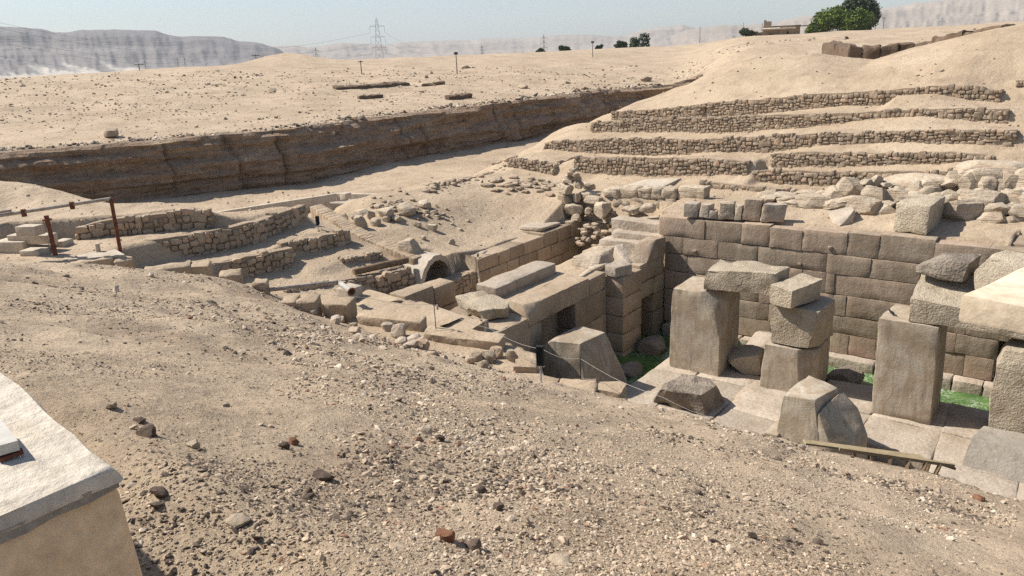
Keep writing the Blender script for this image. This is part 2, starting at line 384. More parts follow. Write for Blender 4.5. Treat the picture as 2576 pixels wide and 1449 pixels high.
def height(u, v, rough=True):
    u = np.asarray(u, float); v = np.asarray(v, float)
    n1 = fbm(u * .11, v * .11, None, 1, 4)
    n2 = fbm(u * .55, v * .55, None, 2, 4)
    # --- plain beyond the cliff
    d = cliff_u(v) - u
    crest = ip(v, [0, 60, 90, 130], [14.75, 14.55, 15.05, 15.2])
    zp = 9.0 + (crest - 9.0) * np.clip(d / 95.0, 0, 1) ** .92
    zp = np.where(d > 95, crest - (crest - 11.5) * sm(d, 110, 380), zp)
    zp = zp + .42 * n1 * sm(d, 2, 30) * (1 - .6 * sm(d, 70, 140))
    # broad mound on the skyline
    mp = G(722, 172, 14.2) * 0 + onR(722, 163, 188)
    zp = zp + 2.3 * np.exp(-(((u - mp.x) * .788 + (v - mp.y) * .616) / 8.0) ** 2 - (((v - mp.y) * .788 - (u - mp.x) * .616) / 14) ** 2)
    # --- the ground behind the hill, rising to the house
    zn = ip(v, [60, 85, 105, 128, 150, 172, 190, 256, 330, 520], [11.0, 10.6, 10.9, 12.2, 14.2, 16.0, 16.2, 17.3, 16.8, 12.5]) + .25 * n1
    zn = zn + 1.0 * np.exp(-(((u + 50) / 13) ** 2 + ((v - 140) / 16) ** 2))
    wpn = sm(u / np.maximum(v, 1), -.50, -.38) * sm(v, 95, 120)
    far = lerp(zp, zn, wpn)
    far = np.where(np.hypot(u, v) > 600, np.minimum(far, 12.0), far)
    # --- trench floor
    tr = 3.85 + .22 * n1 + .35 * sm(d, -9, -1) + .5 * sm(v, 60, 100)
    # --- terraced hill
    nodes_v, nodes_z = [], []
    def node(vv, zz): nodes_v.append(vv); nodes_z.append(zz)
    z44 = ip(u, [-36, -30, -20, -10, 0], [6.4, 6.15, 6.2, 6.3, 6.5])
    wl = sm(u, -17.1, -16.6)
    node(40.0, ip(u, [-36, -30, -20, -10, 0], [6.2, 5.6, 6.0, 6.1, 6.2])); node(44.3, z44)
    node(44.7, z44 + .3 * sm(u, -20, -19) * (1 - sm(u, -13.2, -12.6)))
    node(46.5, lerp(tz('T1', 1, u), tz('T0', 1, u), wl)); node(46.85, lerp(tz('T1', 2, u), tz('T0', 2, u), wl) - .06)
    node(48.0, lerp(lerp(tz('T1', 2, u), tz('T2', 1, u), .35), tz('T1b', 1, u), wl)); node(48.35, lerp(lerp(tz('T1', 2, u), tz('T2', 1, u), .45), tz('T1b', 2, u), wl) - .06 * wl)
    node(50.0, tz('T2', 1, u)); node(50.35, tz('T2', 2, u) - .06)
    node(53.5, tz('T3', 1, u)); node(53.85, tz('T3', 2, u) - .06)
    node(58.0, tz('T4', 1, u)); node(58.35, tz('T4', 2, u) - .05)
    zc = ip(u, [-40, -36, -32, -29.5, -27.7, -25.9, -20.7, -18.4, -15.9, -13.3, -10.3, -7.7, -5.8, 10], [9.6, 10.6, 11.4, 12.67, 13.3, 13.78, 13.86, 13.46, 13.13, 13.96, 14.57, 15.1, 15.28, 15.6])
    node(64.0, lerp(tz('T4', 2, u), zc, .58)); node(70.0, zc)
    node(76.0, zc + ip(u, [-34, -26, -18, -10, -4], [-.7, -.8, -.7, .05, .2])); node(92.0, zc + ip(u, [-34, -26, -18, -10, -4], [-2.4, -2.9, -2.2, .1, .4]))
    zh = np.array(nodes_z[0], float) + 0 * v
    for i in range(len(nodes_v) - 1):
        t = np.clip((v - nodes_v[i]) / (nodes_v[i + 1] - nodes_v[i]), 0, 1)
        if nodes_v[i + 1] - nodes_v[i] > 3: t = t * .5 + .5 * t * t * (3 - 2 * t)
        zh = zh + (nodes_z[i + 1] - nodes_z[i]) * t
    zh = lerp(zh, np.maximum(zn, zh - 2.0 * sm(v, 92, 110)), sm(v, 88, 108))
    edge = ip(v, [44, 50, 58, 70, 80, 95, 125], [-36.0, -35.5, -34.2, -33.8, -36.3, -41, -47])
    fl = sm(edge - u, -1.0, 11)
    zh = lerp(zh, lerp(tr, far, sm(v, 119, 124)), fl)
    # --- bowl of sand behind the transverse room
    zb = ip(u, [-37.5, -36.5, -34, -31, -28.5, -26.2], [6.3, 6.4, 5.95, 5.2, 4.6, 4.35])
    zb = zb - .25 * sm(v, 30, 33) * (1 - sm(v, 37, 41)) * sm(u, -33, -30)
    zb = lerp(zb, np.maximum(zb, ip(u, [-36, -30, -24, -18], [6.2, 5.6, 5.3, 5.9])), sm(v, 37.5, 41.5))
    zb = zb - .5 * sm(31.5 - v, 0, 2.5) * sm(-32.5 - u, -1.0, 3)
    zb = lerp(zb, tr, sm(-37.6 - u, 0, 7.5))
    mid = np.where(v > 42, zh, np.where(v > 40, lerp(zb, np.where(u < -37.6, zb, zh), sm(v, 40, 42)), zb))
    # --- left terraces
    sh = np.clip(v - 16.8, -3, 6) * .73
    def prof(pts):
        return np.interp(-u, [-p[0] for p in pts], [p[1] for p in pts])
    zA = prof([(-19, 3.9), (-26, 4.1), (-28.5, 4.3), (-32.5, 5.0), (-32.8, 5.85), (-34.9, 6.05), (-35.3, 7.05), (-36.6, 7.1), (-60, 7.3)])
    zA = zA + .95 * sm(-(u - (-38.2 + sh)), .35, .75) * (1 - .8 * sm(v, 20.4, 22.4)) + .9 * sm(-u, 40, 49) + .5 * np.exp(-((u + 47) / 3.5) ** 2 - ((v - 14.0) / 2.2) ** 2)
    zA = zA - .7 * np.exp(-((u + 45.5) / 2.2) ** 2 - ((v - 15.2) / 1.0) ** 2)
    zB = prof([(-19, 2.6), (-26.5, 2.8), (-27.9, 3.5), (-28.6, 4.4), (-29.9, 4.7), (-30.4, 5.0), (-32.3, 5.3), (-32.9, 6.05), (-34.9, 6.2), (-35.6, 7.0), (-36, 7.1), (-40, 7.3), (-60, 7.4)])
    zl = lerp(zA, zB, sm(v, 22.3, 23.3))
    zcop = ip(-u, [26.5, 28.4, 31.0, 34.8, 37.9], [3.0, 4.66, 5.2, 6.0, 6.5])
    zl = lerp(zl, np.minimum(zl, zcop - .12), sm(v, 25.8, 27.8))
    vc = ip(u, [-60, -50, -44.6, -41.5, -39, -37, -36, -34], [16.2, 16.8, 17.7, 18.5, 21.8, 24.2, 27.4, 29.5])
    zl = np.where(u < -33, np.maximum(lerp(zl, tr, sm(v - vc, 0, 7)), tr), zl)
    vb = ip(u, [-38, -34.3, -31, -28], [29.0, 28.2, 28.2, 28.2])
    mid = np.where((v < vb) & (u < -26.0), zl, mid)
    mid = np.where((v < 35) & (u < -35.0), np.where(v < vb, zl, lerp(zl, zb, sm(v, 28.6, 33))), mid)
    mid = np.where((v < 28.6) & (u >= -26.0), zl, mid)
    # --- built zones
    mid = np.where((u > -28.9) & (u < -26.0) & (v > 27.4) & (v < 29.6), 1.0, mid)
    mid = np.where((u > -27.35) & (u < -26.0) & (v > 26.4) & (v < 30.3), 1.0, mid)
    mid = np.where((u > -27.1) & (v > 30.6) & (v < 41.4) & (u < -20.9), 1.1, mid)
    mid = np.where((u > -26.1) & (v > 24.0) & (v < 41.4) & (u < -20.9), 1.1 + .5 * sm(v, 33, 40), mid)
    mid = np.where((u > -23.3) & (u < -20.9) & (v > 26.0) & (v < 37.6), 3.55 + .04 * n2, mid)
    mid = np.where((u > -27.2) & (u < -19.8) & (v > 18) & (v < 23.7), 4.0 + .12 * n2, mid)
    mid = np.where((u >= -20.9) & (v < 38.5) & (v > 23.7), -1.6, mid)
    mid = np.where((u >= -19.8) & (v < 38.5) & (v > 17), -1.6, mid)
    mid = np.where((u > -2.5) & (u < -1.2) & (v >= 38.5) & (v < 40.6), -1.6, mid)
    mid = np.where((u > -24.2) & (u < -19.0) & (v >= 37.6) & (v < 41.2), 3.3, mid)
    mid = np.where((u >= -19.4) & (v >= 38.5) & (v < 42) & ~((u > -2.5) & (u < -1.2) & (v < 40.6)), 6.0 + .1 * (v - 38.5) + .03 * n2, mid)
    mid = mid + .45 * sm(u, -11, -6) * sm(v, 40.6, 43.6) * (1 - sm(v, 45.3, 47))
    # --- choose: beyond cliff / mid
    z = np.where(d > 0, far, np.where(v > 119, lerp(mid, far, sm(v, 119, 124)), mid))
    # --- foreground bank
    ve, ze = ip(u, FE_U, FE_V) + .25 * fbm(u * .5, u * 0 + 7.7, None, 9, 3), ip(u, FE_U, FE_Z)
    dd = np.minimum(ve - v, ve - 2.7)
    slp = ip(u, [-38, -30, -22, -10], [.19, .23, .40, .42])
    zf = ze + slp * np.maximum(dd, 0) + .055 * np.clip(dd, 0, 3) + (.16 * n1 + .10 * n2) * sm(dd, -.5, 2)
    hold = ip(u, [-40, -26, -22, -14.5, -13, 12], [0, 0, 1.7, 1.7, .1, .1])      # level top of the near wall
    run = np.maximum(-dd - hold, 0)
    bank = ip(u, [-40, -26, -24, 12], [.55, .6, 6, 6])
    zf = zf - bank * run
    z = np.where(v < 36, np.maximum(z, zf), z)
    z = np.where((u >= -19.8) & (v < 36) & (dd < 0), np.maximum(zf, -1.6), z)
    if rough:
        z = z + (.035 * n2 + .018 * fbm(u * 2.1, v * 2.1, None, 4, 3)) * np.where((u > -23.4) & (v > 24) & (v < 38.5), .3, 1)
    return z
def Z(u, v): return float(height(np.array([u]), np.array([v]))[0])

def axis(parts):
    out = []
    for a, b, s in parts: out += list(np.arange(a, b, s))
    return out
def grow(a, b, s0, k=1.16):
    out, x, s = [], a, s0
    while abs(x - a) < abs(b - a):
        s *= k; x += s if b > a else -s
        out.append(x)
    return out
us = sorted(grow(-95, -9000, 1.6)) + axis([(-95, -62, 1.3), (-62, -46, .5), (-46, -20, .22), (-20, 3, .115), (3, 12, .5)]) + [12.0] + grow(12, 9000, .8)
vs = sorted(grow(-2, -9000, .6)) + axis([(-2, 20.4, .115), (20.4, 60, .22), (60, 118, .7)]) + [118.0] + grow(118, 9000, 1.0)
us, vs = np.array(us), np.array(vs)
UU, VV = np.meshgrid(us, vs)
ZZ = height(UU.ravel(), VV.ravel()).reshape(UU.shape)
nu, nv = len(us), len(vs)
idx = np.arange(nu * nv).reshape(nv, nu)
F = np.stack([idx[:-1, :-1], idx[:-1, 1:], idx[1:, 1:], idx[1:, :-1]], -1).reshape(-1, 4)
ground = link('ground', bigmesh('ground', np.stack([UU, VV, ZZ], -1).reshape(-1, 3), F, M['sand'], smooth=True))
tag(ground, 'pale sandy desert ground strewn with gravel sloping into the excavation', 'ground', kind='structure')

# ------------------------------------------------------------------ the long earth cliff
cv = np.arange(4, 122, .28)
nz = 26
ct, row = np.linspace(0, 1, nz), []
for j, t in enumerate(ct):
    uc = cliff_u(cv)
    top = height(uc - .6, cv, False) + .03
    bot = 2.9
    zc_ = lerp(bot, top, t)
    ledge = .55 * fbm(cv * .10, zc_ * 1.9, None, 21, 3) + .35 * fbm(cv * .45, zc_ * 1.1, None, 22, 4) + .22 * np.abs(fbm(cv * .9, cv * 0 + 1, None, 23, 3))
    crack = -.75 * np.exp(-((np.abs(vnoise(cv * .31, cv * 0 + .2 * t, None, 24))) / .05) ** 2)
    batter = (1 - t) * 1.7 + .5 * np.exp(-((t - .55) / .1) ** 2)
    lip = -.5 * max(0, (t - .93) / .07)
    row.append(np.stack([uc + .35 + batter + ledge + crack * (.4 + .6 * t) + lip, cv, zc_ + (0.0 if j in (0,) else .05 * vnoise(cv * 1.3, cv * 0 + j, None, 25))], -1))
row.append(np.stack([cliff_u(cv) - 1.4, cv, height(cliff_u(cv) - 1.4, cv, False) - .05], -1))
CVt = np.array(row); k = len(row)
ci = np.arange(k * len(cv)).reshape(k, len(cv))
F = np.stack([ci[:-1, :-1], ci[1:, :-1], ci[1:, 1:], ci[:-1, 1:]], -1).reshape(-1, 4)
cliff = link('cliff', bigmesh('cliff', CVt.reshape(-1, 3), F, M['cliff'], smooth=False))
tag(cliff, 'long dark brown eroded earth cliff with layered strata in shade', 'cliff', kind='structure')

# ------------------------------------------------------------------ far hills (real ranges, kilometres away)
def hills(name, sky_pts, r_foot, r_top, zfoot, mat, seed, label, sandy, gamp=.05):
    px = np.arange(sky_pts[0][0], sky_pts[-1][0] + 1, 4.0)
    py = np.interp(px, [p[0] for p in sky_pts], [p[1] for p in sky_pts]) + .9 * fbm(px * .05, px * 0, None, seed + 2, 3)
    az, sl = [], []
    for x, y in zip(px, py):
        dv = sight(x, y); az.append(math.atan2(dv.x, dv.y)); sl.append(dv.z / math.hypot(dv.x, dv.y))
    az, sl = np.array(az), np.array(sl)
    nt_ = 44
    rows, tint = [], []
    for j in range(nt_):
        t = j / (nt_ - 1)
        ridge = 1 - 2 * np.abs(fbm(px * .016 + .35 * t, px * 0 + .5 * t, None, seed, 3))
        rid2 = 1 - 2 * np.abs(fbm(px * .045 + .8 * t, px * 0 + 1.0 * t, None, seed + 5, 3))
        r = lerp(r_foot, r_top, t) * (1 - gamp * (ridge + .3 * rid2) * math.sin(math.pi * min(t * 1.02, 1)) ** .7)
        ztop = CAM_H + r_top * sl
        pz = np.interp(t + .03 * vnoise(px * .01, px * 0 + 5, None, seed + 7), [0, .25, .5, .56, .70, .76, .9, 1], [0, .12, .34, .46, .60, .78, .93, 1])
        zz = zfoot + (ztop - zfoot) * pz + (ztop - zfoot) * .035 * fbm(px * .05, px * 0 + t * 5, None, seed + 11, 3) * math.sin(math.pi * t)
        rows.append(np.stack([np.sin(az) * r, np.cos(az) * r, zz], -1))
        st_ = fbm(px * .022 + t * 4.5, px * 0 + t * 3.0, None, seed + 9, 4)
        tint.append(np.clip(sandy * sm(.5 * st_ + .75 - 2.1 * t - .0030 * np.maximum(px - 150, 0), 0, .35) * .8, 0, 1))
    rows.append(np.stack([np.sin(az) * r_top * 1.25, np.cos(az) * r_top * 1.25, rows[-1][:, 2] * .55], -1)); tint.append(np.zeros(len(px)))
    V = np.array(rows); ii = np.arange(V.shape[0] * V.shape[1]).reshape(V.shape[:2])
    F = np.stack([ii[:-1, :-1], ii[:-1, 1:], ii[1:, 1:], ii[1:, :-1]], -1).reshape(-1, 4)
    c = np.array(tint).reshape(-1, 1).repeat(3, 1)
    return tag(link(name, bigmesh(name, V.reshape(-1, 3), F, mat, cols=c, smooth=True)), label, 'hills', kind='structure')
mh = hill_mat('far_rock', (.15, .135, .13), (.25, .225, .205), (.52, .47, .40))
mh2 = hill_mat('far_rock_pale', (.27, .22, .175), (.38, .315, .25), (.6, .52, .42))
hills('hills', [(-700, 75), (-350, 60), (-100, 66), (0, 66), (100, 73), (140, 82), (173, 82), (207, 76), (283, 75), (390, 76), (413, 85), (443, 91), (560, 91), (600, 102), (650, 107), (690, 118), (733, 143), (757, 153), (790, 166)],
      1900, 3000, 8, mh, 40, 'blue-grey desert escarpment with pale sand slides at the far left', 1.0, .006)
hills('hills', [(560, 128), (620, 122), (690, 118), (710, 115), (740, 114), (773, 120), (813, 115), (859, 108), (909, 110), (975, 113), (1005, 107), (1065, 103), (1125, 101), (1185, 103), (1209, 98), (1275, 95), (1325, 95), (1352, 92), (1419, 87), (1492, 88), (1542, 91), (1575, 90), (1609, 77), (1659, 68), (1717, 63), (1750, 72), (1800, 80), (1850, 95)],
      4300, 5600, 6, mh2, 50, 'hazy pale desert hills along the middle of the horizon', 0, .006)
hills('hills', [(1690, 90), (1730, 74), (1770, 70), (1817, 63), (1870, 63), (1943, 60), (1990, 45), (2067, 35), (2150, 25), (2190, 23), (2267, 15), (2300, 5), (2367, 0), (2480, -8), (2576, -15), (2800, -30), (3200, -20), (3700, 10)],
      2900, 3900, 6, mh2, 60, 'pale banded desert hills rising above the far right skyline', 0, .005)
# ================================================================== BLOCK / ROCK BUILDERS
_topo = {}
def cube_topo(nx, ny, nz):
    key = (nx, ny, nz)
    if key in _topo: return _topo[key]
    ids, pts = {}, []
    def vid(i, j, k):
        if (i, j, k) not in ids:
            ids[(i, j, k)] = len(pts); pts.append((i, j, k))
        return ids[(i, j, k)]
    fs = []
    for i in range(nx):
        for j in range(ny):
            fs.append((vid(i, j, 0), vid(i, j + 1, 0), vid(i + 1, j + 1, 0), vid(i + 1, j, 0)))
            fs.append((vid(i, j, nz), vid(i + 1, j, nz), vid(i + 1, j + 1, nz), vid(i, j + 1, nz)))
    for i in range(nx):
        for k in range(nz):
            fs.append((vid(i, 0, k), vid(i + 1, 0, k), vid(i + 1, 0, k + 1), vid(i, 0, k + 1)))
            fs.append((vid(i, ny, k), vid(i, ny, k + 1), vid(i + 1, ny, k + 1), vid(i + 1, ny, k)))
    for j in range(ny):
        for k in range(nz):
            fs.append((vid(0, j, k), vid(0, j, k + 1), vid(0, j + 1, k + 1), vid(0, j + 1, k)))
            fs.append((vid(nx, j, k), vid(nx, j + 1, k), vid(nx, j + 1, k + 1), vid(nx, j, k + 1)))
    _topo[key] = (np.array(pts), fs)
    return _topo[key]
_seed = [100]
def hexa(C, r=.05, amp=.02, freq=1.4, seg=.5, maxn=8, chip=1.0):
    """weathered block: 8 corners (4 bottom, 4 top, both running the same way round)"""
    _seed[0] += 1; sd = _seed[0]
    C = np.array([tuple(c) for c in C], float)
    D = np.array([np.linalg.norm(C[1] - C[0]) + np.linalg.norm(C[5] - C[4]), np.linalg.norm(C[3] - C[0]) + np.linalg.norm(C[7] - C[4]),
                  np.linalg.norm(C[4] - C[0]) + np.linalg.norm(C[6] - C[2])]) / 2
    D = np.maximum(D, 1e-3)
    r = min(r, .3 * D.min())
    n = [int(np.clip(round(d / seg), 1, maxn)) for d in D]
    ts = []
    for a in range(3):
        e = r / D[a]
        ts.append(np.r_[0, np.linspace(e, 1 - e, n[a] + 1), 1])
    pts, fs = cube_topo(*[len(t) - 1 for t in ts])
    p = np.stack([ts[a][pts[:, a]] for a in range(3)], -1)
    P = (p - .5) * D
    nz_ = fbm(P[:, 0] * freq + sd * 3.1, P[:, 1] * freq + sd * 1.7, P[:, 2] * freq, sd, 3)
    re = r * np.clip(1.0 + chip * nz_, .35, 3.0)[:, None]
    inner = np.maximum(D / 2 - re, .02)
    q = np.clip(P, -inner, inner); dlt = P - q
    ln = np.linalg.norm(dlt, axis=1, keepdims=True); ln[ln < 1e-9] = 1
    nrm = dlt / ln
    P2 = q + nrm * np.minimum(ln, re)
    P2 = P2 + nrm * (amp * fbm(P[:, 0] * freq * 2.2 + sd, P[:, 1] * freq * 2.2, P[:, 2] * freq * 2.2 + sd, sd + 5, 3))[:, None]
    w = P2 / D + .5
    x, y, z = w[:, :1], w[:, 1:2], w[:, 2:3]
    B = C[0] * (1 - x) * (1 - y) + C[1] * x * (1 - y) + C[2] * x * y + C[3] * (1 - x) * y
    T = C[4] * (1 - x) * (1 - y) + C[5] * x * (1 - y) + C[6] * x * y + C[7] * (1 - x) * y
    return B * (1 - z) + T * z, fs
def boxc(u0, u1, v0, v1, z0, z1, j=0.0):
    c = [(u0, v0, z0), (u1, v0, z0), (u1, v1, z0), (u0, v1, z0), (u0, v0, z1), (u1, v0, z1), (u1, v1, z1), (u0, v1, z1)]
    if j: c = [tuple(a + random.uniform(-j, j) for a in p) for p in c]
    return c
def block(name, C, mat, parent=None, r=.05, amp=.02, freq=1.4, seg=.5, maxn=8, chip=1.0, **kw):
    v, f = hexa(C, r, amp, freq, seg, maxn, chip)
    return piece(name, v, f, M[mat], parent, 40, **kw)
def hull(name, pts, mat, parent=None, bev=.03, amp=.03, freq=1.2, seg=.3, **kw):
    seg = min(seg, .3)
    """broken block: convex hull of its corners, chamfered and weathered"""
    _seed[0] += 1; sd = _seed[0]
    bev = min(bev, .028); bm = bmesh.new()
    for p in pts: bm.verts.new(p)
    g = bmesh.ops.convex_hull(bm, input=bm.verts[:])
    junk = [e for e in g['geom_interior'] + g['geom_unused'] if isinstance(e, bmesh.types.BMVert)]
    if junk: bmesh.ops.delete(bm, geom=list(set(junk)), context='VERTS')
    bmesh.ops.dissolve_limit(bm, angle_limit=.06, verts=bm.verts[:], edges=bm.edges[:])
    if bev: bmesh.ops.bevel(bm, geom=bm.edges[:], offset=bev, segments=1, profile=.5, affect='EDGES', clamp_overlap=True)
    bmesh.ops.triangulate(bm, faces=bm.faces[:])
    for _ in range(4):
        le = [e for e in bm.edges if e.calc_length() > seg * 1.6]
        if not le: break
        bmesh.ops.subdivide_edges(bm, edges=le, cuts=1, use_grid_fill=False)
        bmesh.ops.triangulate(bm, faces=[f for f in bm.faces if len(f.verts) > 3])
    bm.normal_update(); bm.verts.index_update()
    V = np.array([v.co[:] for v in bm.verts]); N = np.array([v.normal[:] for v in bm.verts])
    shell = np.array([v.calc_shell_factor() for v in bm.verts])
    chip = np.clip(fbm(V[:, 0] * 2.3 + sd, V[:, 1] * 2.3, V[:, 2] * 2.3, sd + 3, 3), 0, 1) * np.clip((shell - 1.02) * 4, 0, 1)
    V = V + N * (amp * fbm(V[:, 0] * freq + sd, V[:, 1] * freq, V[:, 2] * freq, sd, 4) - .10 * chip)[:, None]
    F = [[v.index for v in f.verts] for f in bm.faces]
    bm.free()
    return piece(name, V, F, M[mat], parent, 28, **kw)
_ico = {}
def ico(sub):
    if sub not in _ico:
        bm = bmesh.new(); bmesh.ops.create_icosphere(bm, subdivisions=sub, radius=1.0)
        bm.verts.ensure_lookup_table()
        _ico[sub] = (np.array([v.co[:] for v in bm.verts]), [[v.index for v in f.verts] for f in bm.faces]); bm.free()
    return _ico[sub]
def rock_verts(seed, sub=3, planes=9, cut=(.55, .85), amp=.06, layer=0.0, box=.5):
    rg = np.random.default_rng(seed)
    V, F = ico(sub); V = V.copy()
    for k in range(planes + 6):
        if k < 6:
            n = np.eye(3)[k % 3] * (1 if k < 3 else -1) + rg.normal(0, .16, 3); d = box + rg.uniform(.05, .2)
        else:
            n = rg.normal(size=3); d = rg.uniform(*cut)
        n = n / np.linalg.norm(n)
        s = V @ n - d
        V = V - np.outer(np.maximum(s, 0), n)
    V = V * (1 + amp * fbm(V[:, 0] * 2 + seed, V[:, 1] * 2, V[:, 2] * 2, seed, 3))[:, None]
    if layer: V[:, :2] *= (1 + layer * fbm(V[:, 2] * 6 + seed, V[:, 2] * 0, None, seed + 1, 3))[:, None]
    V = V - (V.max(0) + V.min(0)) / 2
    return V / (V.max(0) - V.min(0)), F
def rot3(rx, ry, rz):
    return np.array((Matrix.Rotation(rz, 3, 'Z') @ Matrix.Rotation(ry, 3, 'Y') @ Matrix.Rotation(rx, 3, 'X')))
def rock(name, c, dims, mat, parent=None, seed=None, rz=None, tilt=.12, sub=3, planes=8, layer=0.0, amp=.06, box=.62, centre=True, smooth=32, **kw):
    _seed[0] += 1; seed = _seed[0] * 7 if seed is None else seed
    V, F = rock_verts(seed, sub, planes, layer=layer, amp=amp, box=box)
    rg = random.Random(seed)
    rz = rg.uniform(-.35, .35) if rz is None else rz
    V = (V * np.array(dims)) @ rot3(rg.uniform(-tilt, tilt), rg.uniform(-tilt, tilt), rz).T + np.array(tuple(c))
    if not centre: V[:, 2] += c[2] - V[:, 2].min()
    return piece(name, V, F, M[mat], parent, smooth, **kw)
def tube(name, pts, rad, mat, parent=None, n=8, **kw):
    P = [Vector(p) for p in pts]; V, F = [], []
    for i, p in enumerate(P):
        t = ((P[min(i + 1, len(P) - 1)] - P[max(i - 1, 0)])).normalized()
        a = t.orthogonal().normalized() if abs(t.z) > .9 else t.cross(Vector((0, 0, 1))).normalized()
        b = t.cross(a)
        rr = rad[i] if isinstance(rad, (list, tuple)) else rad
        for k in range(n):
            an = 2 * math.pi * k / n
            V.append(p + a * rr * math.cos(an) + b * rr * math.sin(an))
    for i in range(len(P) - 1):
        for k in range(n):
            F.append((i * n + k, i * n + (k + 1) % n, (i + 1) * n + (k + 1) % n, (i + 1) * n + k))
    F.append(tuple(reversed(range(n)))); F.append(tuple(range((len(P) - 1) * n, len(P) * n)))
    return piece(name, V, F, M[mat], parent, 40, **kw)
def bar(name, a, b, w, h, mat, parent=None, **kw):
    a, b = Vector(a), Vector(b); t = (b - a).normalized()
    s = t.cross(Vector((0, 0, 1))).normalized() if abs(t.z) < .95 else Vector((1, 0, 0)); q = s.cross(t)
    V = [p + s * sx * w / 2 + q * sq * h / 2 for p in (a, b) for sx, sq in ((-1, -1), (1, -1), (1, 1), (-1, 1))]
    return piece(name, V, [(0, 1, 2, 3), (7, 6, 5, 4), (0, 4, 5, 1), (1, 5, 6, 2), (2, 6, 7, 3), (3, 7, 4, 0)], M[mat], parent, 30, **kw)

# ---- dry-stone walls: every stone its own object, sharing a few meshes
def _stone_lib():
    out = []
    for s in range(14):
        rg = np.random.default_rng(500 + s)
        pts, fs = cube_topo(3, 2, 3)
        V = pts / np.array([3, 2, 3]) * 2 - 1
        V = V + rg.normal(0, .13, V.shape) + V * (V[:, [1, 2, 0]] * rg.uniform(-.22, .22))
        nrm = (np.abs(V) ** 7).sum(1) ** (1 / 7)
        V = V / nrm[:, None] * (1 + rg.normal(0, .045, len(V)))[:, None]
        V = V - (V.max(0) + V.min(0)) / 2
        out.append(mesh('stone', V / (V.max(0) - V.min(0)), fs, M['rubble'], 30))
    return out
STONES = _stone_lib()
def stones_to_mesh(name, items, parent, origin):
    """many leftover stones joined as one part"""
    V, F, n = [], [], 0
    for me, mtx in items:
        co = np.empty(len(me.vertices) * 3, np.float32); me.vertices.foreach_get('co', co)
        co = co.reshape(-1, 3) @ np.array(mtx.to_3x3()).T + np.array(mtx.translation)
        V.append(co); F += [[i + n for i in p.vertices] for p in me.polygons]; n += len(co)
    if not V: return
    o = piece(name, np.concatenate(V), F, M['rubble'], parent, 50); tag(o, kind='stuff')
    return o
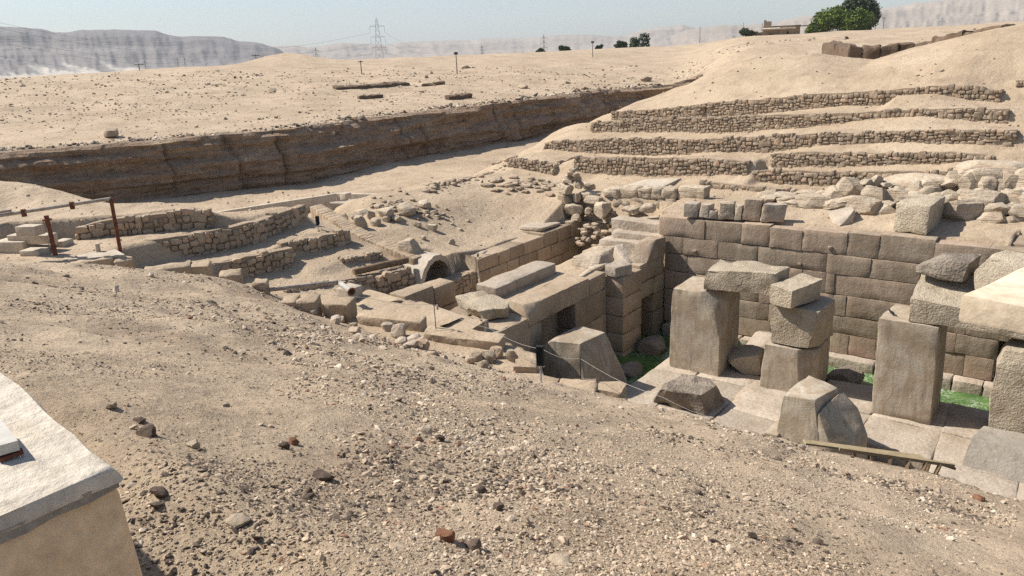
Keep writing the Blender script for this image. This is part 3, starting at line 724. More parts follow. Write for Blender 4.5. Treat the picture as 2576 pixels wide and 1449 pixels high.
def rubble_wall(path, label, size=.26, thick=.55, seed=1, depth_side=1, group=None, name='rubble_wall', limit=300, cap=True, fill='mudfill', ragged=.12):
    """path: list of (x, y, z_base, z_top); the face looks to the right of the walking direction when depth_side is 1"""
    rg = random.Random(seed)
    P = [Vector((p[0], p[1], 0)) for p in path]
    sl = [0.0]
    for a, b in zip(P, P[1:]): sl.append(sl[-1] + (b - a).length)
    Ltot = sl[-1]
    def at(s):
        for i in range(len(P) - 1):
            if s <= sl[i + 1] or i == len(P) - 2:
                t = (s - sl[i]) / max(sl[i + 1] - sl[i], 1e-6)
                d = (P[i + 1] - P[i]).normalized()
                return P[i].lerp(P[i + 1], t), d, lerp(path[i][2], path[i + 1][2], t), lerp(path[i][3], path[i + 1][3], t)
    root = empty(name, (P[0].lerp(P[-1], .5).x, P[0].lerp(P[-1], .5).y, min(p[2] for p in path)), label, 'wall', group)
    V, F = [], []
    m = max(2, int(Ltot / .5) + 1)
    for i in range(m):
        p, d, zb, zt = at(Ltot * i / (m - 1)); nn = Vector((-d.y, d.x, 0)) * depth_side
        zt2 = max(zb + .05, zt - .07 + .04 * rg.uniform(-1, 1))
        for q, zz in ((p + nn * .10, zb - .35), (p + nn * .10, zt2), (p + nn * thick, zt2), (p + nn * thick, zb - .35)): V.append((q.x, q.y, zz))
    for i in range(m - 1):
        a, b = i * 4, i * 4 + 4
        for k in range(4): F.append((a + k, a + (k + 1) % 4, b + (k + 1) % 4, b + k) if depth_side > 0 else (a + k, b + k, b + (k + 1) % 4, a + (k + 1) % 4))
    F += [(0, 1, 2, 3), tuple(range(4 * m - 1, 4 * m - 5, -1))]
    piece('core', V, F, M[fill], root, 40)
    items = []
    zlo, zhi = min(p[2] for p in path) - .15, max(p[3] for p in path) + .1
    z = zlo
    while z < zhi:
        h = size * rg.uniform(.6, 1.3)
        s = rg.uniform(-.2, 0)
        while s < Ltot:
            w = size * rg.choice((.7, .9, 1.1, 1.3, 1.55, 1.9)) * rg.uniform(.85, 1.15)
            sc_ = s + w / 2; s += w
            if sc_ > Ltot - .04 or sc_ < .04: continue
            p, d, zb, zt = at(sc_)
            zt += ragged * vnoise(np.array([sc_ * 1.7]), np.array([seed * 3.3]))[0]
            zm = z + h / 2 + size * (.22 * math.sin(sc_ * 1.9 + seed) + .16 * math.sin(sc_ * 4.7 + seed * 2 + z * 3))
            if zm < zb - .1 or zm > zt - h * .30: continue
            hh = h * rg.uniform(.86, 1.08)
            if rg.random() < .2 and zm + h < zt: hh = h * rg.uniform(1.3, 1.9); zm += h * .3; w *= 1.15
            elif rg.random() < .15: hh *= .7
            nn = Vector((-d.y, d.x, 0)) * depth_side
            c = p + nn * (thick * .25 + rg.uniform(-.045, .03)); dep = max(.28, size * 1.3)
            mt = Matrix.Translation((c.x, c.y, zm)) @ Matrix.Rotation(math.atan2(d.y, d.x) + rg.uniform(-.10, .10), 4, 'Z') @ Matrix.Rotation(rg.uniform(-.14, .14), 4, 'Y') @ Matrix.Diagonal((w * 1.0, dep, hh * 1.0, 1))
            items.append((rg.choice(STONES), mt))
            if cap and zm > zt - h * 1.25:
                c2 = p + nn * (thick * .72 + rg.uniform(-.05, .05))
                mt = Matrix.Translation((c2.x, c2.y, zm + rg.uniform(-.04, .03))) @ Matrix.Rotation(rg.uniform(-.5, .5) + math.atan2(d.y, d.x), 4, 'Z') @ Matrix.Diagonal((w * .95, dep * .9, hh * .9, 1))
                items.append((rg.choice(STONES), mt))
        z += h * .97
    rg.shuffle(items)
    base = wloc(root)
    for me, mt in items[:limit]:
        o = bpy.data.objects.new('stone', me); o.parent = root
        o.matrix_local = Matrix.Translation(-base) @ mt
        COL.objects.link(o)
    stones_to_mesh('stone_filling', items[limit:], root, base)
    return root

# ================================================================== THE SUNKEN STONE HALL
FV = 37.8                                    # face of the long masonry wall
def fu(x, y): return onV(*k6(x, y), FV).x
rows = [
 (6.0, 4.85, [fu(160, 330), fu(460, 345), fu(705, 370), fu(890, 390), fu(1105, 420), fu(1405, 440), fu(1615, 470), fu(1980, 500), fu(2340, 530), -1.4, .8, 2.9]),
 (4.85, 3.88, [fu(196, 440), fu(318, 450), fu(548, 480), fu(812, 500), fu(1268, 560), fu(1558, 600), fu(1888, 640), -3.7, -1.9, .5, 2.9]),
 (3.88, 2.85, [fu(198, 570), fu(345, 590), -14.6, -12.0, fu(1110, 620), fu(1262, 690), fu(1320, 710), fu(1850, 760), -3.9, -1.2, 1.1, 2.9]),
 (2.85, 1.80, [-18.57, -17.3, fu(655, 770), fu(820, 790), -11.6, fu(1310, 850), fu(1395, 860), fu(1850, 900), -3.7, -2.0, .4, 2.9]),
 (1.80, .87, [-18.57, -16.2, fu(655, 880) - .6, -12.6, fu(1305, 980) - .2, fu(1600, 1010), -5.6, fu(2120, 1100), fu(2400, 1120)]),
 (.87, -.18, [-18.57, -15.0, fu(685, 990), fu(900, 1000), fu(1285, 1100), fu(1410, 1110), fu(1590, 1130), -5.2, fu(2175, 1250), fu(2370, 1270)]),
 (1.80, .87, [-1.3, .6, 2.9]), (.87, -.18, [-1.3, .2, 2.9]),
]
wall = empty('masonry_wall', (-8, FV, -1.0), 'long wall of big reddish sandstone blocks standing behind the pillars', 'wall')
for zt, zb, js in rows:
    for a, b in zip(js, js[1:]):
        if b - a < .08: continue
        f = random.uniform(-.025, .025)
        top = zt if zt < 5.9 else zt + random.uniform(-.12, .06)
        bl = block('block', boxc(a + .006, b - .006, FV + f, FV + .95, zb + .012, top - .012, .012), 'sandstone', wall, r=.02, amp=.014, freq=1.6, seg=.3, chip=1.8)
        if random.random() < .13 and b - a > .9:
            cx, cz = lerp(a, b, random.uniform(.3, .7)), zb + .3
            block('boss', boxc(cx - .1, cx + .1, FV + f - .07, FV + f + .1, cz - .06, cz + .06, .03), 'sandstone', bl, r=.03)
for a, b in zip([-18.4, -16.1, -13.9, -11.0, -9.6, -7.2, -5.9, -3.9, -2.7, -.6, 1.4], [-16.1, -13.9, -11.0, -9.6, -7.2, -5.9, -3.9, -2.7, -.6, 1.4, 3.0]):
    block('ledge_block', boxc(a + .012, b - .012, FV - random.uniform(.55, .68), FV + .6, -1.5, -.19, .015), 'paleblock', wall, r=.06, amp=.03, seg=.45)
block('roof_slab', boxc(-2.7, -1.0, FV + .96, FV + 3.2, 5.55, 6.0), 'sandstone', wall, r=.05)
block('core', boxc(-18.5, -2.42, FV + .9, FV + 1.3, -1.4, 5.75), 'mudfill', wall, r=.02)

# paving of the pillar island
isl = bpy.data.objects.new('island_floor', None); isl.location = (-8, 29, 0); COL.objects.link(isl)
tag(isl, 'pale worn stone paving of the pillar island', 'floor', kind='structure')
ue = [-15.75, -13.7, -11.2, -8.5, -6.0, -3.3, -.6, 2.2, 4.5]
ve_ = [23.4, 26.2, 28.65, 31.1, 34.05]
for i in range(len(ue) - 1):
    for j in range(len(ve_) - 1):
        zt = random.uniform(-.02, .05)
        if i == 4 and j < 2: zt = -.62
        jx = [random.uniform(-.16, .16) for _ in range(4)]
        c = boxc(ue[i] + .012, ue[i + 1] - .012, ve_[j] + .012, ve_[j + 1] - .012, -1.6, zt, 0)
        sk = .25 * math.sin(i * 2.3)
        c = [(p[0] + sk * ((p[1] - 29) / 6), p[1] + .18 * math.sin(p[0] * .9), p[2]) for p in c]
        block('paving_slab', c, 'paleblock', isl, r=.06, amp=.03, freq=1.0, seg=.45)
W_ = [(-19.75, 17.5), (12, 17.5), (12, 38.4), (-19.75, 38.4)]
water = piece('water', [(u, v, -.72) for u, v in W_], [(0, 1, 2, 3)], M['water'], None, None)
tag(water, 'bright green algae water in the channel around the pillars', 'water', kind='structure')

# pillars ------------------------------------------------------------
hull('pillar', [(-15.2, 31.58, -.02), (-12.7, 31.58, -.02), (-12.7, 33.9, -.02), (-15.2, 33.9, -.02), (-12.7, 31.6, 1.85), (-12.85, 31.6, 2.2),
                (-15.18, 31.66, 3.95), (-13.75, 31.6, 4.0), (-12.66, 32.8, 4.05), (-12.66, 33.8, 4.1), (-15.05, 33.75, 4.05), (-13.0, 31.62, 3.2)], 'granite', bev=.07, amp=.03,
     label='tall grey granite pillar with a sheared upper corner carrying the rough lintel', cat='pillar', group='granite pillars of the hall')
block('pillar', [(-6.0, 31.45, -.02), (-3.85, 31.45, -.02), (-3.85, 33.8, -.02), (-5.95, 33.8, -.02), (-6.1, 31.5, 4.1), (-3.95, 31.5, 4.1), (-3.95, 33.8, 4.12), (-6.0, 33.8, 4.12)],
      'granite', r=.03, amp=.03, freq=.9, seg=.28, maxn=16, chip=2.5, label='tall streaked granite pillar under the slanting broken lintel', cat='pillar', group='granite pillars of the hall')
hull('pillar', [(-1.9, 31.0, -.02), (.5, 31.0, -.02), (.5, 33.3, -.02), (-1.9, 33.3, -.02), (-1.95, 31.0, 3.1), (-1.75, 31.3, 3.7), (.4, 31.2, 3.95), (.4, 33.2, 4.0), (-1.6, 33.2, 3.9), (-1.95, 33.0, 3.3)],
     'rough_granite', bev=.08, amp=.09, freq=1.0, seg=.35, label='rough topped granite pillar cut by the right edge of the view', cat='pillar', group='granite pillars of the hall')
# broken pillar: three stacked pieces
hull('pillar_stump', [(-10.75, 31.6, -.02), (-9.0, 31.55, -.02), (-8.45, 32.2, -.02), (-8.5, 34.0, -.02), (-10.6, 34.0, -.02), (-10.4, 31.75, .9), (-10.65, 31.65, 2.05), (-9.2, 31.6, 2.1), (-8.5, 32.1, 2.05), (-8.45, 33.9, 2.1), (-10.5, 33.9, 2.1), (-8.4, 32.2, 1.1)],
     'granite', bev=.06, amp=.06, seg=.35, label='lower stump of the broken pillar with a scooped flank', cat='pillar')
hull('pillar_fragment', [(-10.45, 31.75, 2.12), (-8.75, 31.6, 2.12), (-8.4, 32.2, 2.12), (-8.4, 34.1, 2.1), (-10.3, 34.0, 2.1), (-10.5, 31.8, 3.95), (-9.0, 31.6, 3.95), (-8.4, 31.55, 3.95), (-8.38, 33.9, 3.9), (-10.3, 33.9, 3.95)],
     'rough_granite', bev=.06, amp=.09, seg=.32, label='rough middle drum of the broken pillar under the tilted top block', cat='pillar')
hull('lintel_fragment', [(-10.5, 31.55, 3.98), (-9.45, 31.15, 4.02), (-8.85, 33.2, 3.95), (-9.95, 33.5, 3.95), (-10.5, 31.5, 4.88), (-9.4, 31.05, 4.85), (-8.78, 33.4, 4.9), (-9.85, 33.7, 4.92)],
     'rough_granite', bev=.05, amp=.05, seg=.35, label='squared granite block resting crosswise on top of the broken pillar', cat='stone block')
hull('lintel', [(-13.65, 31.85, 4.12), (-10.35, 31.95, 4.2), (-10.35, 33.75, 4.15), (-13.6, 33.5, 4.12), (-13.6, 31.85, 5.02), (-11.3, 31.9, 5.22), (-10.45, 32.1, 5.2), (-10.4, 33.85, 5.1), (-13.6, 33.5, 5.1)],
     'rough_granite', bev=.06, amp=.11, freq=1.6, seg=.28, label='rough hewn granite lintel spanning from the sheared pillar to the broken one', cat='lintel')
hull('lintel', [(-5.05, 31.55, 4.14), (1.2, 31.55, 4.14), (1.2, 33.9, 4.14), (-5.0, 33.9, 4.14), (-5.1, 31.55, 5.12), (1.2, 31.55, 4.7), (-4.95, 33.9, 5.85), (-3.3, 34.0, 5.75), (1.2, 33.9, 5.0), (-3.2, 31.6, 4.95)],
     'rough_granite', bev=.05, amp=.06, seg=.3, label='heavy granite lintel with a slanting rough top on the streaked pillar', cat='lintel')
hull('broken_slab', [(-5.15, 32.6, 5.85), (-3.5, 32.4, 5.75), (-3.1, 33.7, 5.8), (-4.7, 34.0, 5.9), (-5.2, 32.7, 6.1), (-4.2, 32.6, 6.5), (-3.3, 32.4, 6.55), (-3.1, 33.8, 6.6), (-4.4, 33.9, 6.45)],
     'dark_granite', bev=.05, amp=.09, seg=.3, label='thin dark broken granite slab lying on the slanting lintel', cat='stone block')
hull('broken_slab', [(-3.05, 32.3, 5.55), (-2.2, 31.9, 5.1), (1.0, 32.0, 5.0), (1.0, 34.0, 5.1), (-2.6, 34.0, 5.5), (-3.2, 32.5, 6.2), (-2.9, 32.6, 6.7), (-1.4, 32.2, 6.35), (1.0, 32.2, 6.1), (1.0, 34, 6.5), (-2.4, 34, 6.8)],
     'rough_granite', bev=.05, amp=.09, seg=.32, label='big pale broken granite block on the lintel behind the cream parapet', cat='stone block')
# stumps and fallen blocks
hull('pillar_stump', [(-19.1, 26.3, -1.5), (-16.3, 26.2, -1.5), (-15.7, 29.3, -1.5), (-18.6, 29.4, -1.5), (-18.8, 26.3, 2.15), (-18.5, 26.35, 2.4), (-17.15, 26.6, 2.45), (-16.85, 28.4, 2.5), (-18.2, 28.6, 2.5), (-16.75, 27.0, 1.5), (-16.1, 28.9, .3), (-18.6, 28.5, 2.4)],
     'granite', bev=.06, amp=.06, seg=.4, label='squat granite stump with a flared foot standing in the green water', cat='pillar')
hull_left = [(-8.65, 26.0, -.9), (-7.6, 26.0, -.9), (-7.6, 28.0, -.9), (-8.6, 28.0, -.9), (-8.6, 26.05, .75), (-8.1, 26.05, .78), (-8.0, 27.8, .8), (-8.5, 27.8, .75)]
st = empty('pillar_stump', (-7, 27.5, 0), 'grey granite stump with stained front beside the wooden planks', 'pillar')
hull('shaft', [(-8.35, 26.15, -.9), (-6.5, 26.15, -.9), (-6.2, 28.4, -.6), (-8.0, 28.9, -.6), (-8.1, 26.4, 2.3), (-6.95, 26.45, 2.35), (-6.55, 27.9, 2.4), (-7.8, 28.5, 2.4), (-6.7, 26.25, 1.2)], 'granite', st, bev=.05, amp=.05, seg=.4)
hull('side_step', hull_left, 'granite', st, bev=.04, amp=.03)
hull('foot', [(-7.0, 26.05, -.9), (-5.35, 26.6, -.9), (-5.3, 28.2, -.6), (-7.4, 28.6, -.6), (-6.8, 26.4, 1.9), (-6.45, 27.6, 2.25), (-6.4, 28.2, 2.1), (-5.75, 27.9, 1.7), (-5.35, 27.5, .9), (-6.3, 26.25, .9), (-5.4, 26.9, .3)], 'granite', st, bev=.05, amp=.05, seg=.4)
hull('granite_block', [(-14.0, 27.6, -.02), (-11.55, 27.5, -.02), (-11.35, 29.2, -.02), (-13.6, 30.2, -.02), (-13.55, 27.25, .9), (-12.9, 27.2, .95), (-11.75, 27.5, .92), (-11.6, 28.8, .95), (-12.3, 29.4, .95), (-13.4, 29.2, .95)],
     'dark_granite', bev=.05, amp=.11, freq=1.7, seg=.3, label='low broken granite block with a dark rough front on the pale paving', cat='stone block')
rock('boulder', (-11.9, 33.1, .55), (1.75, 1.5, 1.15), 'rough_granite', rz=.1, seed=41, tilt=.05, label='rounded brown granite boulder wedged between the two left pillars', cat='boulder')
rock('boulder', (-12.0, 35.7, .3), (1.6, 1.3, 1.5), 'paleblock', seed=43, tilt=.1, label='pale boulder lying in the channel behind the wedged brown boulder', cat='boulder')
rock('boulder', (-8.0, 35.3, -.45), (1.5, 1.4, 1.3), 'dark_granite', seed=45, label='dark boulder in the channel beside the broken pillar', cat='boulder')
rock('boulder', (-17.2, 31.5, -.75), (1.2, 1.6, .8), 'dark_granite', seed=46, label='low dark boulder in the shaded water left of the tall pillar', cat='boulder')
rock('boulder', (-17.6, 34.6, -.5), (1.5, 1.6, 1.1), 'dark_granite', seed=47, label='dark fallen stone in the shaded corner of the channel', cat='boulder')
hull('granite_slab', [(-2.5, 27.9, -1.0), (.9, 27.9, -1.0), (.9, 30.9, -.02), (-2.3, 30.9, -.02), (-2.25, 29.35, .88), (-.75, 29.3, .92), (-.5, 29.0, .55), (.9, 29.2, .75), (.9, 30.9, .8), (-2.0, 30.9, .75)],
     'grey_granite', bev=.04, amp=.03, seg=.4, label='smooth dark grey granite slab leaning below the pillar at the right edge', cat='stone block')

# gateway wall on the left side of the hall -----------------------------------------
gate = empty('gateway_wall', (-19.8, 31, -1.4), 'tall stone gateway wall with a dark doorway and corner pier left of the pillars', 'wall')
GU = -19.5
def gb(name, v0, v1, z0, z1, u1=GU, dep=1.25, mat='ashlar', r=.03, **k):
    return block(name, boxc(u1 - dep, u1 + random.uniform(-.02, .02), v0 + .014, v1 - .014, z0 + .014, z1 - .014, .008), mat, gate, r=r + .012, amp=.02, seg=.45, chip=1.3, **k)
hull('door_lintel', [(-20.75, 25.95, 2.95), (-19.5, 26.1, 2.95), (-19.5, 31.3, 2.95), (-20.75, 31.3, 2.95), (-20.75, 26.4, 3.95), (-19.95, 26.3, 3.9), (-19.5, 26.6, 3.55), (-19.5, 27.2, 3.95), (-19.5, 31.3, 3.92), (-20.75, 31.3, 3.95), (-19.5, 26.0, 3.2)], 'ashlar', gate, bev=.03, amp=.03, seg=.4)
gb('block', 31.3, 32.96, 2.95, 3.84)
gb('block', 25.9, 27.1, 1.2, 2.95); gb('block', 25.9, 27.1, -.3, 1.2); gb('block', 25.9, 27.1, -1.5, -.3)
gb('block', 29.95, 32.96, 1.55, 2.95); gb('block', 29.95, 31.4, .1, 1.55); gb('block', 31.4, 32.96, .1, 1.55); gb('block', 29.95, 32.96, -1.5, .1)
gb('back_slab', 27.0, 30.1, -1.5, 2.9, u1=-20.6, dep=.5)
for z1, z0 in ((3.62, 2.5), (2.5, 1.5), (1.5, .5), (.5, -.5), (-.5, -1.6)):
    gb('pier_block', 32.97, 35.0, z0, z1, u1=-18.5, dep=2.1, r=.035)
gb('block', 35.0, 37.78, 2.75, 3.78, u1=-18.62, dep=2.0, r=.03)
gb('block', 36.6, 37.78, 1.75, 2.75, u1=-18.6, dep=2.0); gb('block', 35.0, 36.6, 1.85, 2.75, u1=-18.6, dep=2.0)
gb('block', 36.5, 37.78, .7, 1.75, u1=-18.6, dep=2.0); gb('block', 36.5, 37.78, -1.6, .7, u1=-18.6, dep=2.0)
gb('door_back', 34.9, 36.6, -1.6, 1.9, u1=-19.9, dep=.6)
hull('fallen_block', [(-19.6, 35.2, 3.75), (-18.55, 35.6, 3.75), (-18.5, 37.7, 3.8), (-19.6, 37.7, 3.75), (-19.4, 36.3, 4.75), (-18.55, 36.6, 4.85), (-18.5, 37.75, 4.8), (-19.5, 37.7, 4.8)], 'sandstone', bev=.05, amp=.05,
     label='upright reddish block wedged in the corner against the long masonry wall', cat='stone block')
hull('fallen_block', [(-20.7, 35.6, 3.6), (-19.3, 34.7, 3.6), (-19.0, 35.9, 3.6), (-20.3, 36.5, 3.6), (-20.6, 35.7, 4.55), (-20.4, 36.2, 4.6), (-19.25, 35.9, 3.9), (-19.3, 34.8, 3.75)], 'paleblock', bev=.03, amp=.03,
     label='tilted wedge shaped block with a smooth slanting face above the gateway pier', cat='stone block')
hull('fallen_block', [(-19.6, 33.0, 3.62), (-18.85, 32.8, 3.62), (-18.45, 33.8, 3.62), (-19.3, 34.1, 3.62), (-19.6, 33.0, 4.2), (-18.9, 32.85, 4.15), (-18.5, 33.9, 4.15), (-19.3, 34.2, 4.25)], 'paleblock', bev=.04, amp=.03,
     label='small squared block sitting on top of the gateway pier', cat='stone block')
hull('pale_slab', [(-22.1, 33.5, 3.5), (-20.3, 33.2, 3.5), (-20.2, 35.2, 3.5), (-21.2, 36.9, 3.5), (-22.2, 36.6, 3.5), (-22.0, 33.7, 4.2), (-20.7, 34.4, 4.2), (-21.1, 36.7, 4.25), (-22.0, 36.5, 4.2)], 'limestone', bev=.06, amp=.06,
     label='thick pale limestone slab lying behind the gateway pier', cat='stone slab')
rock('stone_ridge', (-20.35, 33.0, 3.75), (.5, 3.6, .4), 'limestone', rz=.12, seed=77, tilt=.03, label='long low pale stone ridge on the gateway wall top', cat='stone')
for k, (a, b, c_, d_) in enumerate([(-23.2, 38.3, 4.02, 3.2), (-22.6, 38.95, 4.47, 3.2), (-23.1, 39.6, 5.02, 3.2)]):
    block('stone_step', boxc(a, -18.95 + .02 * k, b, 41.6 - k * .02, d_, c_, .05), 'paleblock', r=.09, amp=.06, freq=1.0, seg=.35,
          label=['lowest broad stone step beside the end of the masonry wall', 'middle broad stone step beside the end of the masonry wall', 'top broad stone step below the pale limestone wall'][k], cat='step', group='stone steps beside the masonry wall')

# long roofing beam, transverse room walls ------------------------------------------
block('stone_beam', boxc(-23.5, -22.15, 27.2, 32.3, 3.45, 4.12, .04), 'paleblock', r=.07, amp=.035, seg=.45, maxn=12, label='long pale stone beam lying along the edge of the sunken room', cat='beam')
rw = empty('room_wall', (-27, 35, 1), 'long shaded ashlar wall on the far side of the sunken room', 'wall')
for zt, zb, js in ((4.2, 3.45, [30.7, 32.4, 33.5, 34.9, 36.95, 38.4, 40.0, 41.6]), (3.45, 2.6, [30.1, 31.6, 33.2, 34.4, 36.2, 37.7, 39.6, 41.6]), (2.6, 1.8, [29.2, 30.9, 32.7, 34.9, 37.1, 39.0, 41.6]), (1.8, .8, [29.0, 31.2, 33.8, 36.0, 38.5, 41.6])):
    for a, b in zip(js, js[1:]):
        top = zt + (.0 if zt < 4 else (.25 if a > 39.5 else (.12 if a > 36.9 else 0)))
        block('block', boxc(-28.0 + (0 if zt > 4 else .6), -26.2 + random.uniform(-.03, .03), a + .014, b - .014, zb + .014, top - .008, .01), 'ashlar', rw, r=.042, amp=.025, seg=.45, chip=1.3)
block('coping_slab', boxc(-28.3, -26.6, 37.2, 39.4, 4.3, 4.55, .05), 'paleblock', rw, r=.06, amp=.04, seg=.4)
block('end_block', boxc(-26.4, -24.0, 41.0, 42.0, .9, 4.3, .03), 'ashlar', rw, r=.05, amp=.05, seg=.45)
rubble_wall([(-26.25, 28.6, 1.6, 3.62), (-26.2, 30.7, 1.6, 3.66)], 'short plastered rubble wall beside the vault arch', .3, .8, 31, 1)

# big block wall, blocks before the gate
bw = empty('block_wall', (-25.2, 25.3, 1), 'two-course wall of large smooth blocks in front of the vault arch', 'wall')
for a, b, z0, z1, jz in ((23.5, 25.5, 2.2, 4.3, 0), (25.5, 27.05, 3.05, 4.2, 0), (25.5, 27.1, 1.0, 3.05, 0), (23.5, 25.5, 1.0, 2.2, 0)):
    block('block', boxc(-25.75, -24.7, a + .01, b - .01, z0 + .01, z1 - .01, .03), 'ashlar', bw, r=.06, amp=.03, seg=.4)
hull('stone_block', [(-21.6, 23.2, -1.4), (-19.3, 23.35, -1.4), (-19.3, 25.85, -1.4), (-21.6, 25.85, -1.4), (-21.6, 23.7, 3.6), (-19.45, 23.4, 3.55), (-19.3, 23.6, 3.5), (-19.3, 25.8, 3.5), (-21.5, 25.85, 3.6)], 'ashlar', bev=.04, amp=.04,
     label='tall square stone mass in front of the gateway carrying a rough slab', cat='stone block')
hull('rough_slab', [(-22.9, 25.1, 3.62), (-20.6, 24.3, 3.62), (-20.0, 25.2, 3.62), (-21.6, 26.3, 3.62), (-23.1, 25.3, 4.05), (-20.8, 24.1, 4.1), (-19.9, 25.1, 4.1), (-20.4, 25.9, 4.12), (-22.4, 26.4, 4.1)], 'rough_granite', bev=.04, amp=.10, freq=1.7, seg=.28,
     label='thick rough granite slab lying tilted before the gateway', cat='stone slab')
hull('stone_block', [(-23.6, 24.6, .9), (-22.3, 24.6, .9), (-22.3, 26.0, .9), (-23.6, 26.0, .9), (-23.5, 24.7, 3.3), (-22.4, 24.8, 3.2), (-22.5, 26.0, 3.35), (-23.5, 25.9, 3.4)], 'ashlar', bev=.12, amp=.06,
     label='rounded upright block between the block wall and the rough slab', cat='stone block')

# vault arch ---------------------------------------------------------------------
arch = empty('vault_arch', (-28, 28.6, 2.2), 'half round plastered vault end with a dark opening', 'arch')
AV, AZ, RI, RO, AL = 28.5, 2.95, 1.38, 1.65, 4.0
V, F = [], []
na = 22
for i in range(na + 1):
    an = math.pi * i / na
    for rr, uu in ((RI, -27.3), (RO, -27.3), (RO, -27.3 - AL), (RI, -27.3 - AL)):
        w = 1 + .02 * math.sin(i * 3.7)
        V.append((uu - .25 * math.cos(an), AV + rr * w * math.cos(an), AZ + rr * w * 1.12 * math.sin(an)))
for i in range(na):
    a, b = i * 4, i * 4 + 4
    for k in range(4): F.append((a + k, b + k, b + (k + 1) % 4, a + (k + 1) % 4))
piece('vault_ring', V, F, M['cement'], arch, 40)
block('left_foot', boxc(-28.2, -27.25, AV - RO - .02, AV - RI, .9, AZ), 'cement', arch, r=.03)
block('right_foot', boxc(-28.2, -27.25, AV + RI, AV + RO + .02, .9, AZ), 'cement', arch, r=.03)
block('back_wall', boxc(-29.3, -28.85, AV - RI, AV + RI, .8, AZ + RI * 1.12), 'mudfill', arch, r=.02)
# passage coping that climbs away from the arch
cp = empty('passage_coping', (-33, 27.9, 4.6), 'sloping brick coping running up behind the vault arch', 'wall')
cpts = [(-28.0, 28.0, 4.76), (-31.0, 28.2, 5.2), (-32.2, 28.1, 5.5), (-34.3, 28.35, 5.98), (-37.9, 29.35, 6.5)]
for (a, b) in zip(cpts, cpts[1:]):
    n = 9
    for q in range(n):
        p0, p1 = [lerp(np.array(a), np.array(b), t) for t in (q / n, (q + .985) / n)]
        c = [(p0[0], p0[1] + .42, p0[2] - 1.3), (p0[0], p0[1] - .5, p0[2] - 1.3), (p1[0], p1[1] - .5, p1[2] - 1.3), (p1[0], p1[1] + .42, p1[2] - 1.3)]
        c += [(x, y, z + 1.3 + random.uniform(-.012, .012)) for x, y, z in c]
        block('coping_brick', c, 'tan', cp, r=.014, amp=.015, seg=.3)
# ================================================================== TERRACES
def terr(key, u0, u1, label, seed, size=.25, step=.9, skew=0):
    v, base, top = TERR[key]
    n = max(2, int((u1 - u0) / step))
    path = []
    for i in range(n + 1):
        u = lerp(u0, u1, i / n)
        zb, zt = float(tz(key, 1, u)), float(tz(key, 2, u)) + .10
        path.append((u, v + skew * (i / n), zb, max(zt, zb + .12)))
    return rubble_wall(path, label, size, .5, seed, 1, 'dry-stone terrace walls on the right hillside')
terr('T4', -33.7, -25.3, 'topmost terrace wall of the right hillside, low left stretch against the sand slope', 61)
terr('T4', -25.1, -12.3, 'topmost terrace wall of the right hillside, long middle stretch', 62)
terr('T4', -12.2, -5.5, 'topmost terrace wall of the right hillside, half buried right stretch', 63)
terr('T3', -33.0, -13.2, 'second terrace wall from the top, long left stretch', 64)
terr('T3', -13.1, -4.6, 'second terrace wall from the top, right stretch behind a sand drift', 65)
terr('T2', -35.2, -24.9, 'third terrace wall from the top, left stretch ending at a corner', 66)
terr('T2', -24.8, -14.4, 'third terrace wall from the top, middle stretch', 67)
terr('T2', -14.2, -3.8, 'third terrace wall from the top, right stretch', 68)
terr('T1', -36.3, -31.9, 'low terrace wall stub at the left foot of the hillside', 69)
terr('T1', -30.1, -17.3, 'fourth terrace wall from the top above the pale limestone blocks', 70)
terr('T1b', -16.4, -4.5, 'fourth terrace wall from the top, right stretch above the boulders', 71)
terr('T0', -17.2, -6.0, 'lowest long terrace wall directly behind the pale boulders', 72)
terr('T00', -19.6, -12.8, 'short lowest terrace wall behind the row of squared blocks', 73)
rubble_wall([(-31.9, 46.5, 6.2, 6.95), (-31.0, 48.2, 6.6, 7.5), (-30.1, 46.5, 6.5, 7.5)], 'inset corner of the fourth terrace wall behind the stacked stone pier', .25, .4, 74, 1, 'dry-stone terrace walls on the right hillside')
rubble_wall([(-3.6, 50.6, 8.7, 9.6), (.5, 51.4, 8.8, 9.9)], 'terrace wall end at the right edge of the view, third level', .26, .5, 75, 1, 'dry-stone terrace walls on the right hillside')
rubble_wall([(-4.3, 54.5, 9.6, 10.4), (.5, 55.2, 9.8, 10.6)], 'terrace wall end at the right edge of the view, second level', .26, .5, 76, 1, 'dry-stone terrace walls on the right hillside')
rubble_wall([(-4.9, 59.0, 10.7, 11.9), (.5, 60.0, 10.4, 12.2)], 'dark terrace wall end at the right edge of the view, top level', .26, .5, 77, 1, 'dry-stone terrace walls on the right hillside')

def lwall(pts, label, seed, size=.3, thick=.6, ragged=.12):
    return rubble_wall(pts, label, size, thick, seed, 1, 'dry-stone terrace walls on the left bank', ragged=ragged)
lwall([(-38.9, 15.7, 7.3, 7.75), (-38.2, 16.8, 7.05, 8.0), (-36.7, 18.8, 7.05, 8.05), (-35.3, 20.8, 7.05, 8.1)], 'uppermost shaded terrace wall of the left bank behind the rusty frame', 81)
lwall([(-36.2, 16.0, 6.9, 7.1), (-35.0, 18.3, 6.05, 7.15), (-34.5, 20.5, 6.0, 7.15), (-34.2, 22.8, 6.1, 7.2), (-34.8, 24.8, 6.3, 7.25), (-35.2, 26.6, 6.5, 7.3)], 'longest shaded terrace wall crossing the middle of the left bank', 82)
lwall([(-32.6, 22.8, 5.5, 6.15), (-32.3, 24.5, 5.3, 6.15), (-32.0, 26.9, 5.25, 6.05)], 'terrace wall of the left bank nearest the sloping coping', 83)
